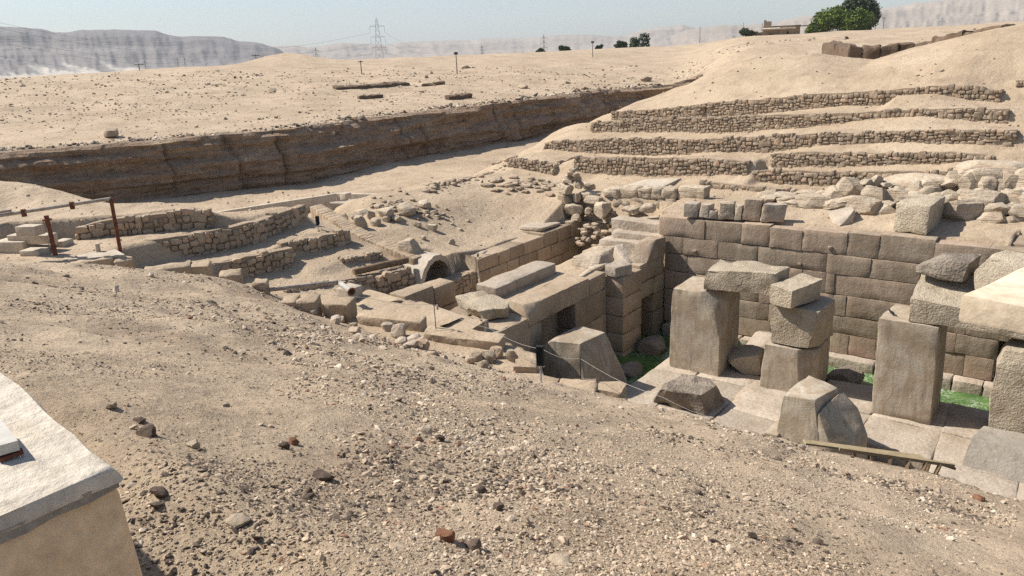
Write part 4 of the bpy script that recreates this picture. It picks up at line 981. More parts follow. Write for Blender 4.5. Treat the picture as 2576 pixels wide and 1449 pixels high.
lwall([(-32.9, 18.6, 5.5, 5.95), (-32.4, 20.2, 5.05, 6.0), (-32.0, 22.0, 5.0, 6.0), (-31.9, 23.0, 5.0, 5.95)], 'stout terrace wall of the left bank above the fallen blocks', 84)
lwall([(-30.3, 24.6, 4.7, 5.15), (-29.6, 26.9, 4.75, 5.15)], 'low crumbling terrace wall above the old timber beam', 85, .24)
lwall([(-29.6, 20.6, 3.9, 4.7), (-28.9, 23.0, 3.6, 4.65), (-28.0, 25.2, 3.5, 4.5)], 'rubble terrace wall behind the iron pipe', 86, .28)
lwall([(-27.9, 24.9, 3.5, 4.55), (-27.5, 26.9, 3.5, 4.55)], 'small rubble wall next to the left foot of the vault arch', 87, .28)
pw = empty('plastered_wall', (-27.3, 25.5, 2), 'low plastered wall with inset pale stones leading to the vault arch', 'wall')
block('core', boxc(-27.75, -27.05, 23.8, 26.95, 1.6, 3.55, .02), 'mudfill', pw, r=.03)
for k in range(9):
    for q in range(2):
        s = 24.0 + k * .33 + q * .15
        o = link('stone', STONES[(k * 3 + q) % 14], pw, (-27.06, s, 2.9 + q * .33)); o.scale = (.12, .24, .22); o.rotation_euler = (0, 0, 0)

# ================================================================== SURFACE ROCKS ON THE MASONRY WALL
def on_top(x0, x1, yb, kf, z): 
    a, b = G(*kf(x0, yb), z), G(*kf(x1, yb), z); return a, b
def wall_block(kf, x0, x1, yb0, yb1, ytop, z, dep, mat, label, dt=(0, 0), top_in=.03, lean=0.0, group=None, r=.05, amp=.04):
    a, b = G(*kf(x0, yb0), z), G(*kf(x1, yb1), z)
    h = (onV(*kf((x0 + x1) / 2, ytop), (a.y + b.y) / 2).z - z) * 1.18
    d = Vector((-(b - a).y, (b - a).x, 0)).normalized() * dep
    B = [a, b, b + d, a + d]
    T = [p + Vector((lean, 0, h + dt[0 if i in (0, 3) else 1])) for i, p in enumerate(B)]
    T[0] += Vector((top_in, top_in, 0)); T[1] += Vector((-top_in, top_in, 0))
    return block('stone_block', B + T, mat, None, r=r, amp=amp, freq=1.8, seg=.3, label=label, cat='stone block', group=group)
g_ = 'squared blocks lined up on the masonry wall'
wall_block(kA, 1580, 1760, 690, 700, 545, 6.02, .75, 'paleblock', 'first squared block of the row on the masonry wall, notched at its foot', group=g_)
wall_block(kA, 1770, 1895, 700, 712, 560, 6.02, .7, 'paleblock', 'second upright block of the row on the masonry wall', lean=.08, group=g_)
wall_block(kA, 1900, 2010, 712, 716, 625, 6.02, .4, 'paleblock', 'smallest low block in front of the row on the masonry wall', group=g_)
wall_block(kA, 2025, 2215, 716, 724, 545, 6.02, .7, 'rough_granite', 'rough pitted block in the middle of the row on the masonry wall', group=g_, amp=.08)
wall_block(kA, 2222, 2305, 726, 732, 570, 6.02, .4, 'paleblock', 'narrow tapering block between two larger ones on the masonry wall', lean=.08, group=g_)
wall_block(kA, 2312, 2540, 732, 744, 510, 6.02, .7, 'sandstone', 'large reddish block near the right end of the row on the masonry wall', lean=.12, group=g_)
wall_block(k6, 825, 985, 292, 297, 195, 6.02, .6, 'paleblock', 'last leaning block at the right end of the row on the masonry wall', lean=.14, group=g_)
hull('stone_block', [tuple(G(*kB(x, y), 6.06)) for x, y in ((150, 900), (240, 940), (400, 900), (330, 850))] + [tuple(onV(*kB(x, y), vv)) for x, y, vv in ((75, 760, 40.0), (430, 730, 40.0), (435, 800, 40.1), (100, 740, 40.7), (400, 690, 40.9), (130, 850, 39.9))],
     'paleblock', bev=.05, amp=.05, seg=.3, label='tapered block balanced on its narrow base beside the big cube', cat='stone block')
a, b = G(*kB(912, 990), 6.08), G(*kB(1338, 1052), 6.08)
d = G(*kB(1530, 905), 6.08) - b
block('stone_cube', [a, b, b + d, a + d] + [p + Vector((.02, .03, 1.34)) for p in (a, b, b + d, a + d)], 'rough_granite', r=.05, amp=.05, freq=2, seg=.25, maxn=10,
      label='big squared granite cube with a pitted front standing on the masonry wall', cat='stone block')

BOULD = [  # box in the enlarged view, distance, material, label
 (190, 345, 525, 550, 42.6, 'smooth pale boulder with a carved groove at the left of the heap'), (530, 440, 830, 580, 42.2, 'layered pale boulder beside the grooved one'),
 (0, 465, 260, 635, 42.2, 'rounded boulder at the left end of the heap below the grooved one'), (830, 300, 1640, 520, 44.2, 'broad flat bedded slab in the middle of the boulder heap'),
 (750, 470, 1140, 680, 42.6, 'sharp layered rock leaning under the broad flat slab'), (200, 570, 730, 840, 41.3, 'large streaked boulder behind the tapered block'),
 (640, 690, 930, 920, 41.0, 'crumbling layered stone left of the big cube'), (1540, 620, 2000, 940, 41.2, 'massive honeycombed boulder right of the big cube'),
 (1795, 500, 2300, 740, 42.0, 'large oval weathered boulder perched on the massive one'), (1800, 210, 2240, 480, 43.9, 'tall block-like boulder near the top of the heap'),
 (2250, 260, 2545, 470, 43.8, 'layered boulder at the top right of the heap'), (1990, 780, 2330, 955, 41.2, 'low flat boulder at the right foot of the heap'),
 (2310, 800, 2600, 950, 41.4, 'low boulder cut by the right edge at the foot of the heap'), (1210, 450, 1480, 620, 43.0, 'thin slanting pale slab above the big cube'),
 (1460, 490, 1700, 600, 42.8, 'grey lens shaped boulder above the big cube'), (2280, 480, 2450, 650, 42.8, 'brown shaded stone behind the oval boulder'),
 (2440, 470, 2700, 700, 42.6, 'pale boulder at the right edge above a dark gap'), (1490, 350, 1740, 450, 43.6, 'small broken slabs stacked near the heap top'),
 (510, 355, 610, 430, 42.9, 'small dark grey stone beside the grooved boulder'), (600, 300, 750, 420, 43.4, 'grey angular stone wedged above the grooved boulder'),
 (740, 400, 855, 465, 43.0, 'little grey stone on the edge of the broad flat slab'), (0, 620, 140, 780, 41.3, 'half hidden boulder left of the tapered block'),
 (1710, 490, 1850, 610, 43.0, 'pale stone squeezed behind the oval boulder'), (1720, 130, 2700, 300, 45.4, 'wide pale outcrop slab along the top of the heap'),
 (-330, 560, 60, 760, 41.4, 'long low pale ledge of rock behind the leaning block'), (-560, 600, -300, 740, 41.3, 'cracked pale stone behind the reddish block of the row'),
 (-760, 560, -480, 700, 41.8, 'flat pale rock behind the middle of the block row'), (900, 560, 1200, 700, 42.4, 'shaded pale rock tucked behind the big cube')]
for i, (x0, y0, x1, y1, v, lab) in enumerate(BOULD):
    p0, p1 = onV(*kB(x0, (y0 + y1) / 2), v), onV(*kB(x1, (y0 + y1) / 2), v)
    t_, b_ = onV(*kB((x0 + x1) / 2, y0), v), onV(*kB((x0 + x1) / 2, y1), v)
    w, h = (p1 - p0).length * 1.22, (t_.z - b_.z) * 1.12
    zc = (t_.z + b_.z) / 2
    gz = Z((p0.x + p1.x) / 2, v + .3)
    bot = zc - h / 2
    if bot > gz + .25:                      # rest every boulder on what lies beneath
        h2 = (zc + h / 2) - (gz - .05)
        if h2 < h * 2.2: zc, h = (zc + h / 2 + gz - .05) / 2, h2
    rock('boulder', ((p0.x + p1.x) / 2, v + .45, zc), (w, max(1.0, w * .65), h), 'rough_granite' if 'grey' in lab else 'limestone', seed=900 + i * 3, layer=.035, amp=.06, sub=4 if w > 1.3 else 3, planes=15, box=.66, tilt=.08, smooth=20,
         label=lab, cat='boulder', group='pale boulders heaped behind the masonry wall')

rg = random.Random(31)
ORD = ['first', 'second', 'third', 'fourth', 'fifth', 'sixth', 'seventh', 'eighth', 'ninth', 'tenth', 'eleventh', 'twelfth', 'thirteenth', 'fourteenth', 'fifteenth', 'sixteenth']
for row_, f0 in (('front', .12), ('middle', .5), ('back', .88)):
    for k, x in enumerate(np.linspace(-650, 2600, 15)):
        x = x + rg.uniform(-70, 70); f = f0 + rg.uniform(-.12, .12)
        ylo = np.interp(x, [-700, 0, 800, 1500, 2650], [720, 760, 780, 800, 800]); yhi = np.interp(x, [-700, 0, 800, 1700, 2650], [600, 520, 380, 240, 200])
        y = lerp(ylo, yhi, f); v = 41.6 + 2.6 * f
        p = onV(*kB(x, y), v); w = rg.uniform(.7, 1.5)
        gz = Z(p.x, v)
        h = w * rg.uniform(.6, .9); top = max(p.z + .2, gz + h * .5)
        rock('boulder', (p.x, v + .2, (top + gz - .1) / 2), (w * 1.25, w, max(top - gz + .1, .35)), 'limestone', seed=3000 + k * 3 + int(f0 * 900), layer=.03, amp=.07, planes=15, box=.68, tilt=.15, smooth=20,
             label='small pale filler boulder, %s from the left in the %s row of the heap' % (ORD[k], row_), cat='boulder', group='small boulders filling the heap')

# pale two-course wall behind the steps, stone pier and boulders by it
lw = empty('limestone_wall', (-21.5, 41.7, 5.3), 'two courses of pale rounded limestone blocks above the stone steps', 'wall')
for xs, z0, z1 in (([560, 760, 990, 1170, 1290, 1490, 1830], 6.1, 6.75), ([570, 640, 900, 1100, 1230, 1350, 1490, 1620], 5.45, 6.1)):
    for a, b in zip(xs, xs[1:]):
        ua, ub = onV(*kA(a, 430), 41.5).x, onV(*kA(b, 430), 41.5).x
        dz = .02 * (ua + 21)
        block('block', boxc(ua + .01, ub - .01, 41.5 + random.uniform(-.08, .1), 42.6, z0 + dz * 3, z1 + dz * 3 + random.uniform(-.05, .1), .05), 'limestone', lw, r=.14, amp=.07, freq=1.5, seg=.25)
pier = empty('stone_pier', (-25.3, 41.3, 4.6), 'stacked pier of loose flat stones and boulders at the wall corner', 'pile')
for (x, y, w, h) in ((100, 330, 240, 130), (95, 470, 220, 160), (35, 610, 170, 120), (110, 180, 130, 60), (160, 135, 120, 45), (200, 215, 130, 70), (165, 95, 110, 45), (120, 230, 160, 60), (230, 160, 90, 60), (70, 240, 120, 70), (255, 290, 110, 90), (240, 440, 120, 110), (20, 520, 100, 100)):
    p = onV(*kA(x, y), 41.2); s = .0049
    rock('stone', (p.x, p.y + random.uniform(-.1, .25), p.z), (w * s, max(.4, w * s * .8), h * s * 1.15), 'limestone', pier, sub=3, box=.55, tilt=.08)
for (x, y, w, h, v, lab) in ((550, 590, 250, 210, 40.6, 'tilted pale boulder at the left end of the limestone wall'), (450, 475, 240, 120, 41.1, 'flat pale boulder leaning above the tilted one'), (200, 590, 260, 160, 41.0, 'cracked pale boulder beside the stone pier'),
                             (1135, 575, 210, 120, 40.7, 'small triangular pale stone at the foot of the limestone wall'), (380, 420, 280, 130, 41.5, 'bleached boulder right of the stone pier'), (380, 610, 140, 110, 40.8, 'small pale stone under the cracked boulder'), (380, 300, 180, 110, 42.2, 'rounded boulder on top beside the stone pier'),
                             (920, 590, 260, 80, 40.9, 'low flat pale stone below the limestone wall'), (220, 700, 150, 110, 40.6, 'weathered stone under the stone pier')):
    p = onV(*kA(x, y), v); s = .0049
    rock('boulder', tuple(p), (w * s, max(.5, w * s * .75), h * s), 'limestone', sub=3, amp=.06, box=.62, planes=15, smooth=20, layer=.02, label=lab, cat='boulder', group='pale boulders around the limestone wall')
rub = empty('rubble_slope', (-24.5, 40.3, 3.2), 'crumbling slope of small broken stones under the tilted boulder', 'rubble')
rg = random.Random(5)
for k in range(60):
    t = rg.random(); p = Vector((lerp(-25.7, -22.6, rg.random()), lerp(39.2, 41.2, t), 0)); p.z = 3.35 + 1.7 * t + rg.uniform(-.2, .25)
    s = rg.uniform(.14, .42)
    rock('stone', tuple(p), (s * 1.3, s, s * .7), 'rubble', rub, sub=2, planes=5)
_sl = [(G(*kA(x, y), 6.45)) for x, y in ((810, 275), (1300, 290), (1550, 225), (1100, 205))]
_sl = [Vector((p.x, p.y, max(Z(p.x, p.y), 6.2) + .02)) for p in _sl]
block('shelf_slab', [p - Vector((0, 0, .2)) for p in _sl] + [p + Vector((0, 0, .1)) for p in _sl], 'cement', r=.02, amp=.01,
      label='flat grey slabs lying on the sand behind the limestone wall', cat='slab')

# bedrock ledges on the platform before the block wall
pl = empty('bedrock_ledge', (-24, 22, 3.6), 'flat broken bedrock shelf in front of the block wall', 'rock')
for c, dims in (((-26.0, 22.7, 4.08), (2.6, 2.0, .42)), ((-24.3, 22.1, 4.1), (3.0, 2.2, .4)), ((-22.2, 22.3, 4.05), (3.2, 2.2, .42)), ((-20.6, 22.2, 3.85), (2.2, 2.0, .6))):
    rock('slab', c, dims, 'tan', pl, sub=4, box=.42, planes=3, tilt=.02, amp=.03)

# sawn blocks along the top of the near wall
def lie(cx, cy, w, d, h, rz, mat, label, group='sawn blocks along the near wall', z=None, tip=0.0, name='wall_block', amp=.06):
    z = Z(cx, cy) if z is None else z
    R = Matrix.Rotation(rz, 3, 'Z')
    B = [Vector((cx, cy, z - .3)) + R @ Vector((sx * w / 2, sy * d / 2, 0)) for sx, sy in ((-1, -1), (1, -1), (1, 1), (-1, 1))]
    T = [p + Vector((0, 0, h + .3 + (tip if i in (0, 1) else 0))) for i, p in enumerate(B)]
    return block(name, B + T, mat, None, r=.07, amp=amp, freq=1.7, seg=.25, chip=1.4, label=label, cat='stone block', group=group)
def lied(kf, x0, y0, x1, y1, z, d, h, label, mat='tan', tip=-.12):
    a, b = G(*kf(x0, y0), z), G(*kf(x1, y1), z)
    m_ = (a + b) / 2; rz = math.atan2((b - a).y, (b - a).x)
    n_ = Vector((math.sin(rz), -math.cos(rz), 0))
    c = m_ + n_ * d / 2
    return lie(c.x, c.y, (b - a).length, d, h + .1, rz, mat, label, z=z - h, tip=tip)
lied(kD, 380, 378, 590, 372, 6.0, .7, .35, 'flat broken block next to the iron pipe on the near wall')
lied(kD, 605, 372, 855, 372, 5.95, .75, .5, 'chunky split block in the row below the iron pipe')
lied(kD, 985, 385, 1300, 402, 5.8, .8, .5, 'largest split block of the row below the iron pipe')
lied(kD, 1390, 560, 2200, 640, 5.45, .55, .45, 'long sawn wall block with a straight pale back edge')
lied(kD, 2210, 780, 2560, 820, 5.3, .5, .3, 'thin sawn edge stone right of the long sawn block')
lied(k5, 1010, 1140, 1515, 1196, 5.3, .6, .5, 'long sawn wall block ending in a broken corner near the wire')
lied(k5, 1590, 1378, 1768, 1386, 5.15, .45, .3, 'short sawn block just left of the floodlight')
lied(kL, 1090, 680, 1440, 640, 6.75, .55, .32, 'long pale block on the bank left of the terrace walls')
lied(kL, 1450, 645, 1600, 635, 6.7, .6, .42, 'rounded pale block on the bank beside the long one')
lied(kL, 1660, 712, 1830, 698, 6.35, .6, .4, 'squared pale block on the bank above the pipe')
lied(kL, 1930, 770, 2030, 765, 6.1, .5, .35, 'tilted pale block where the iron pipe begins')
lied(kL, 520, 640, 840, 590, 6.95, .7, .18, 'broken slab at the edge of the concrete pad', tip=-.05)
lied(kL, 860, 610, 1005, 590, 6.9, .6, .3, 'squared stone at the right corner of the concrete pad')
p0_ = [(2688 + x * .599, 1400 + y * .599) for x, y in ()]
def k9(x, y): return ((1344 + x * .599) / 1.56522, (1400 + y * .599) / 1.56522)
lied(k9, 1240, 135, 1440, 165, 5.05, .6, .3, 'pale sawn block beside the floodlight post')
lied(k9, 1440, 160, 1690, 180, 5.05, .7, .38, 'split pale block right of the floodlight on the pit edge')
lied(k9, 1700, 168, 1880, 200, 5.05, .55, .45, 'squared pale block at the brink above the green water')

# ================================================================== LOOSE ROCKS NEAR THE EDGE
def near_rock(kf, x, y, w, h, z, mat, label, seed, group='rocks along the pit edge'):
    p = G(*kf(x, y), z); s = .31056 / 1.56522 * math.hypot(p.x, math.hypot(p.y, CAM_H - z)) / FPX
    if kf is k5: s *= 1.68
    rock('rock', (p.x, p.y, Z(p.x, p.y) + h * s * .28), (w * s, w * s * .8, h * s * 1.15), mat, seed=seed, sub=3, amp=.1, planes=16, tilt=.3, smooth=18, label=label, cat='rock', group=group)
for i, (x, y, w, h, lab) in enumerate(((760, 640, 130, 80, 'small brown rock below the chunky split block'), (1090, 650, 130, 90, 'brown rock above the narrow cleft'), (1040, 740, 150, 130, 'tall rock lying in the narrow cleft'), (1260, 700, 110, 60, 'flat brown rock right of the cleft'),
                                      (1300, 910, 190, 100, 'dark angular rock on the gravel below the cleft'), (1680, 730, 150, 110, 'rock leaning on the large broken boulder'), (1840, 800, 230, 200, 'large broken boulder on the pit edge slope'), (2040, 900, 240, 170, 'pale cap of the large split boulder'),
                                      (2130, 1010, 240, 170, 'brown lower half of the large split boulder'), (1510, 980, 170, 90, 'low rock beside the scatter of pale chips'), (1990, 1060, 220, 80, 'flat pale rock under the split boulder'), (1340, 985, 150, 60, 'thin flat rock below the angular one'), (2260, 1160, 150, 70, 'brown rock at the end of the boulder line'), (2410, 1220, 120, 70, 'small brown rock past the boulder line'), (1880, 1030, 170, 110, 'pale wedge of rock among the boulder line'))):
    near_rock(kD, x, y, w, h, 5.3, 'rubble' if 'brown' in lab or 'dark' in lab else 'paleblock', lab, 1200 + i)
for i, (x, y, w, h, lab) in enumerate(((1290, 1340, 110, 90, 'left stone of the small cairn by the floodlight'), (1390, 1330, 110, 110, 'tallest stone of the small cairn by the floodlight'), (1440, 1300, 100, 100, 'round stone on the small cairn by the floodlight'), (1250, 1390, 90, 70, 'low stone in front of the small cairn'), (1560, 1320, 100, 110, 'upright pale stone right of the small cairn'), (1340, 1410, 100, 60, 'flat stone under the small cairn'), (820, 1270, 110, 50, 'flat stone on the slope above the small cairn'))):
    near_rock(k5, x, y, w, h, 5.2, 'rubble', lab, 1300 + i)
# ================================================================== PARAPETS BESIDE THE VIEWER
pa = empty('parapet', (-5, .3, 11.5), 'thick cream plastered parapet end in the lower left corner', 'parapet')
block('body', [(-9, -1.6, 11.0), (-2.2, -1.6, 11.0), (-2.2, 1.05, 11.0), (-9, 1.7, 11.0), (-9, -1.6, 13.42), (-2.36, -1.6, 13.53), (-2.36, .92, 13.53), (-9, 1.6, 13.53)], 'plaster', pa, r=.05, amp=.012, freq=1.5, seg=.3, maxn=20)
block('cement_band', [(-9, -1.6, 13.515), (-2.352, -1.6, 13.505), (-2.352, .925, 13.525), (-9, 1.62, 13.52), (-9, -1.6, 13.56), (-2.352, -1.6, 13.56), (-2.352, .925, 13.56), (-9, 1.62, 13.56)], 'cement_band', pa, r=.02, amp=.012, freq=4, seg=.12, maxn=40, chip=2)
block('coping', [(-9, -1.6, 13.55), (-2.345, -1.6, 13.55), (-2.345, .935, 13.55), (-9, 1.64, 13.55), (-9, -1.6, 13.61), (-2.36, -1.6, 13.60), (-2.36, .91, 13.60), (-9, 1.61, 13.61)], 'plaster_top', pa, r=.025, amp=.014, freq=3, seg=.13, maxn=40, chip=1.6)
pc = [G(-40, 1080, 13.63), G(8, 1078, 13.63), G(52, 1132, 13.63), G(-10, 1150, 13.63)]
block('board', pc + [p + Vector((0, 0, .035)) for p in pc], 'white', None, r=.004, amp=.002, label='small grey board lying on the left parapet', cat='board')
pc = [G(-10, 1150, 13.612), G(56, 1134, 13.612), G(60, 1142, 13.612), G(0, 1163, 13.612)]
block('plate', pc + [p + Vector((0, 0, .012)) for p in pc], 'rust', None, r=.002, amp=.001, label='thin rusty metal strip under the grey board on the left parapet', cat='plate')
pb = empty('parapet', (.8, 4.6, 11), 'cream plastered parapet ledge jutting in at the right edge', 'parapet')
a0, a1, a2, a3 = Vector((-.43, 4.06, 0)), Vector((2.2, 3.5, 0)), Vector((2.4, 7.0, 0)), Vector((.3, 6.6, 0))
block('ledge', [Vector((p.x, p.y, 13.47)) for p in (a0, a1, a2, a3)] + [Vector((p.x, p.y, 13.605)) for p in (a0, a1, a2, a3)], 'cream', pb, r=.018, amp=.006, freq=3, seg=.2, maxn=16)
block('pier', boxc(.085, 2.0, 3.9, 6.2, 10.5, 13.46), 'plaster', pb, r=.03, amp=.01, seg=.4)

# ================================================================== IRON FRAME, CONCRETE PAD, BLOCK STACK (left bank)
pad = [G(*kC(x, y), 7.05) for x, y in ((560, 900), (900, 905), (1590, 850), (1330, 700), (900, 760), (480, 830))]
bm_ = [(p.x, p.y, 6.5) for p in pad] + [(p.x, p.y, 7.05) for p in pad]
n = len(pad)
piece('concrete_pad', bm_, [tuple(range(n - 1, -1, -1)), tuple(range(n, 2 * n))] + [(i, (i + 1) % n, n + (i + 1) % n, n + i) for i in range(n)], M['cement'], None, 40, label='white concrete pad around the foot of the rusty frame', cat='pad')
fr = empty('pipe_frame', tuple(G(*kC(715, 890), 7.0)), 'rusty iron pipe frame standing on the concrete pad', 'frame')
b1, b2 = G(*kC(712, 890), 6.95), G(*kC(1528, 812), 6.95)
def up_to(b, px, py):                       # the point above b that the sight line passes nearest to
    d = sight(px, py); t = (b.x * d.x + b.y * d.y) / (d.x ** 2 + d.y ** 2)
    return Vector((d.x * t, d.y * t, CAM_H + d.z * t))
t2 = up_to(b2, *kC(1405, 135)); t1 = up_to(b1, *kC(585, 350))
tl = t2 + (up_to(b1, *kC(560, 265)) - t2) * 2.1
tube('post', [b1, t1], .10, 'rust', fr, 10); tube('post', [b2, t2], .085, 'rust', fr, 10)
tube('top_rail', [tl, t2], .075, 'pipe_paint', fr, 10)
for q in (.28, .62): tube('clamp', [lerp(t2, tl, q) + Vector((0, 0, .12)), lerp(t2, tl, q) - Vector((0, 0, .2))], .11, 'rust', fr, 8)
tube('flange', [t1 - Vector((0, 0, .22)), t1 - Vector((0, 0, .16))], .2, 'rust', fr, 12)
tube('upper_rail', [tl + Vector((0, 0, .14)), lerp(tl, t2, .30) + Vector((0, 0, .15))], .06, 'pipe_paint', fr, 8)
tube('tie_rope', [t1 - Vector((-.06, .1, .5)), t1 - Vector((-.1, .12, 1.0)), t1 - Vector((.05, .14, 1.35)), t1 - Vector((.14, .14, 1.5))], [.012, .012, .03, .045], 'rope', fr, 6)
tube('stub_pipe', [G(*kC(1250, 820), 7.0), up_to(G(*kC(1250, 820), 7.0), *kC(1232, 705))], .10, 'cement', None, 12, label='short pale stub of pipe standing in the concrete pad', cat='pipe')
gb_ = 'cut blocks stacked beside the rusty frame'
def stack(x0, x1, y0, y1, z, dep, label):
    a, b = G(*kC(x0, y1), z), G(*kC(x1, y1), z)
    h = up_to(a.lerp(b, .5), *kC((x0 + x1) / 2, y0)).z - z
    d = Vector((-(b - a).y, (b - a).x, 0)).normalized() * dep
    B = [a, b, b + d, a + d]
    block('cut_block', B + [p + Vector((0, 0, h)) for p in B], 'cement', None, r=.02, amp=.01, label=label, cat='stone block', group=gb_)
stack(690, 820, 675, 780, 7.0, .7, 'small tan block next to the post of the rusty frame')
stack(260, 500, 795, 890, 7.0, .7, 'low tan block at the front of the stack by the left edge')
stack(-60, 320, 680, 880, 6.9, .9, 'broad tan block at the left edge of the view')
stack(330, 640, 720, 800, 7.0, .6, 'shaded base block of the stack under the pipe frame')
stack(110, 620, 600, 715, 7.45, .6, 'long shaded block in the middle of the stack')
stack(210, 450, 490, 615, 8.0, .6, 'topmost shaded block of the stack')

# iron pipe on the bank with its support block
pp = empty('iron_pipe', tuple(G(*kD(700, 300), 5.3)), 'long iron drain pipe with a flanged open end above the pit', 'pipe')
e0, e1, e2 = G(*kD(200, 292), 5.75), G(*kD(1070, 195), 5.25), G(*kD(1240, 320), 5.0)
tube('long_run', [e0, e1], .09, 'pipe_paint', pp, 10)
dv = (e2 - e1).normalized()
tube('elbow', [e1 - (e1 - e0).normalized() * .1, e1, e1 + dv * .3], .11, 'pipe_paint', pp, 10)
o_, i_ = [], []
tube('outlet', [e1 + dv * .2, e2 - dv * .05], .13, 'white', pp, 12)
tube('flange', [e2 - dv * .05, e2], .20, 'rust', pp, 14)
tube('bore_shade', [e2, e2 + dv * .012], .12, 'black', pp, 14)  # solid black disc, paints the shade inside the open pipe end
sb = G(*kD(1200, 380), 4.3)
block('support_block', boxc(sb.x - .5, sb.x + .35, sb.y - .3, sb.y + .6, 3.7, 4.75, .03), 'cement', None, r=.04, amp=.02, label='pitted tan block under the open end of the iron pipe', cat='stone block')
tb0, tb1 = G(*k5(370, 712), 4.75), G(*k5(772, 622), 4.75)
tube('timber_beam', [tb0, tb0.lerp(tb1, .5) + Vector((0, 0, .02)), tb1], [.17, .19, .18], 'wood', None, 9, label='old dark timber beam lying along the left bank', cat='beam')

# floodlights
def floodlight(base, hp, hh, rz, label):
    e = empty('floodlight', tuple(base), label, 'floodlight', 'black floodlights of the site')
    tube('post', [base - Vector((0, 0, .15)), base + Vector((0, 0, hp + .05))], .025, 'steel', e, 6)
    R = Matrix.Rotation(rz, 3, 'Z')
    c = base + Vector((0, 0, hp + hh / 2))
    def bx(n_, x0, x1, y0, y1, z0, z1, m_):
        V = [c + R @ Vector(p) for p in boxc(x0, x1, y0, y1, z0, z1)]
        piece(n_, V, [(3, 2, 1, 0), (4, 5, 6, 7), (0, 1, 5, 4), (1, 2, 6, 5), (2, 3, 7, 6), (3, 0, 4, 7)], M[m_], e, 30)
    bx('housing', -.11, .11, -.06, .06, -hh / 2, hh / 2, 'black')
    bx('glass', -.09, .09, .062, .07, -hh / 2 + .03, hh / 2 - .03, 'steel')
    for q in (-.08, -.03, .03, .08): bx('cooling_fin', q - .008, q + .008, -.10, -.06, -hh / 2 + .02, hh / 2 - .02, 'black')
    bx('bracket', -.13, .13, -.02, .02, -hh / 2 - .05, -hh / 2, 'steel')
fb = G(*k9(1315, 240), 5.0); floodlight(Vector((fb.x, fb.y, Z(fb.x, fb.y))), .55, .62, .4, 'black floodlight on a short post at the pit edge before the squat stump')
fb = G(*k5(97, 350), 6.4); floodlight(Vector((fb.x, fb.y, Z(fb.x, fb.y))), .25, .5, 2.2, 'small black floodlight on the left bank above the terrace walls')

# barrier wire
wr = empty('barrier_wire', tuple(G(*k5(985, 1120), 5.3)), 'thin slack wire strung along the pit edge on slim stakes', 'wire')
wp = [G(*k5(-320, 790), 6.9), G(*k5(475, 905), 6.5), G(*k5(975, 955), 6.3), G(*k5(1400, 1140), 6.1), G(*k5(1800, 1297), 5.95), G(*k5(2080, 1365), 5.85), G(1668, 1000, 5.7), G(1850, 1062, 5.4)]
pts = []
for a, b in zip(wp, wp[1:]):
    for q in range(5): pts.append(lerp(a, b, q / 5) - Vector((0, 0, .12 * math.sin(math.pi * q / 5))))
tube('wire', pts + [wp[-1]], .007, 'rope', wr, 5)
for w in (wp[2], wp[5]): tube('stake', [Vector((w.x, w.y, Z(w.x, w.y) - .2)), w + Vector((0, 0, .05))], .016, 'black', wr, 5)
tube('knot', [wp[2] + (wp[3] - wp[2]) * .06 + Vector((0, 0, .03)), wp[2] + (wp[3] - wp[2]) * .06 - Vector((0, 0, .14))], [.03, .05], 'cloth', wr, 6)

# planks and ladder by the brink
def kF(x, y): return ((2688 + x * .599) / 1.56522, (1400 + y * .599) / 1.56522)
bar('plank', G(*kF(800, 568), 4.75), G(*kF(1580, 672), 4.2), .22, .05, 'newwood', None, label='broad yellow plank lying along the pit brink', cat='plank')
ld = empty('wooden_ladder', tuple(G(*kF(1400, 690), 4.6)), 'long wooden ladder frame leaning along the pit brink', 'ladder')
l0, l1 = G(*kF(1030, 612), 5.0), G(*kF(1785, 722), 4.72)
n0, n1 = G(*kF(1060, 660), 4.85), G(*kF(1690, 795), 4.45)
bar('rail', l0, l1, .08, .08, 'newwood', ld); bar('rail', n0, n1, .07, .07, 'wood', ld)
for q in (.12, .3, .48, .66, .82, .95): bar('rung', lerp(l0, l1, q * .93), lerp(n0, n1, q), .08, .06, 'wood', ld)
bar('brace', G(*kF(1700, 712), 4.74), G(*kF(1790, 742), 4.6), .08, .06, 'wood', ld)

# concrete trench walls beyond the left bank
cw = empty('concrete_trench', tuple(G(700, 520, 4.4)), 'low tan concrete trench wall below the earth cliff', 'wall')
q = [G(500, 541, 4.9), G(845, 487, 5.05), G(958, 489, 5.05)]
for a, b in ((q[0], q[1]), (q[1], q[2])):
    d = (b - a).normalized(); n_ = Vector((-d.y, d.x, 0)) * .35
    B = [a - Vector((0, 0, 1.5)), b - Vector((0, 0, 1.5)), b + n_ - Vector((0, 0, 1.5)), a + n_ - Vector((0, 0, 1.5))]
    block('wall_panel', B + [p + Vector((0, 0, 1.5)) for p in B], 'cement', cw, r=.03, amp=.02, seg=.8, maxn=20)
a = G(870, 497, 5.1); block('corner_post', boxc(a.x - .3, a.x + .3, a.y - .3, a.y + .3, 4.0, 5.45, .03), 'cement', cw, r=.03)
ts = empty('trench_slab', tuple(G(880, 515, 5.4)), 'long pale slab roofing the passage beside the loose rocks', 'slab')
q = [G(*k5(150, 190), 6.0), G(*k5(500, 195), 5.9), G(*k5(560, 140), 5.95), G(*k5(290, 165), 6.1)]
block('slab', [p - Vector((0, 0, .55)) for p in q] + q, 'cement', ts, r=.04, amp=.03)
q = [G(*k5(60, 210), 6.0), G(*k5(150, 195), 6.0), G(*k5(190, 178), 6.1), G(*k5(100, 195), 6.1)]
block('slab', [p - Vector((0, 0, .3)) for p in q] + q, 'paleblock', ts, r=.04, amp=.03)

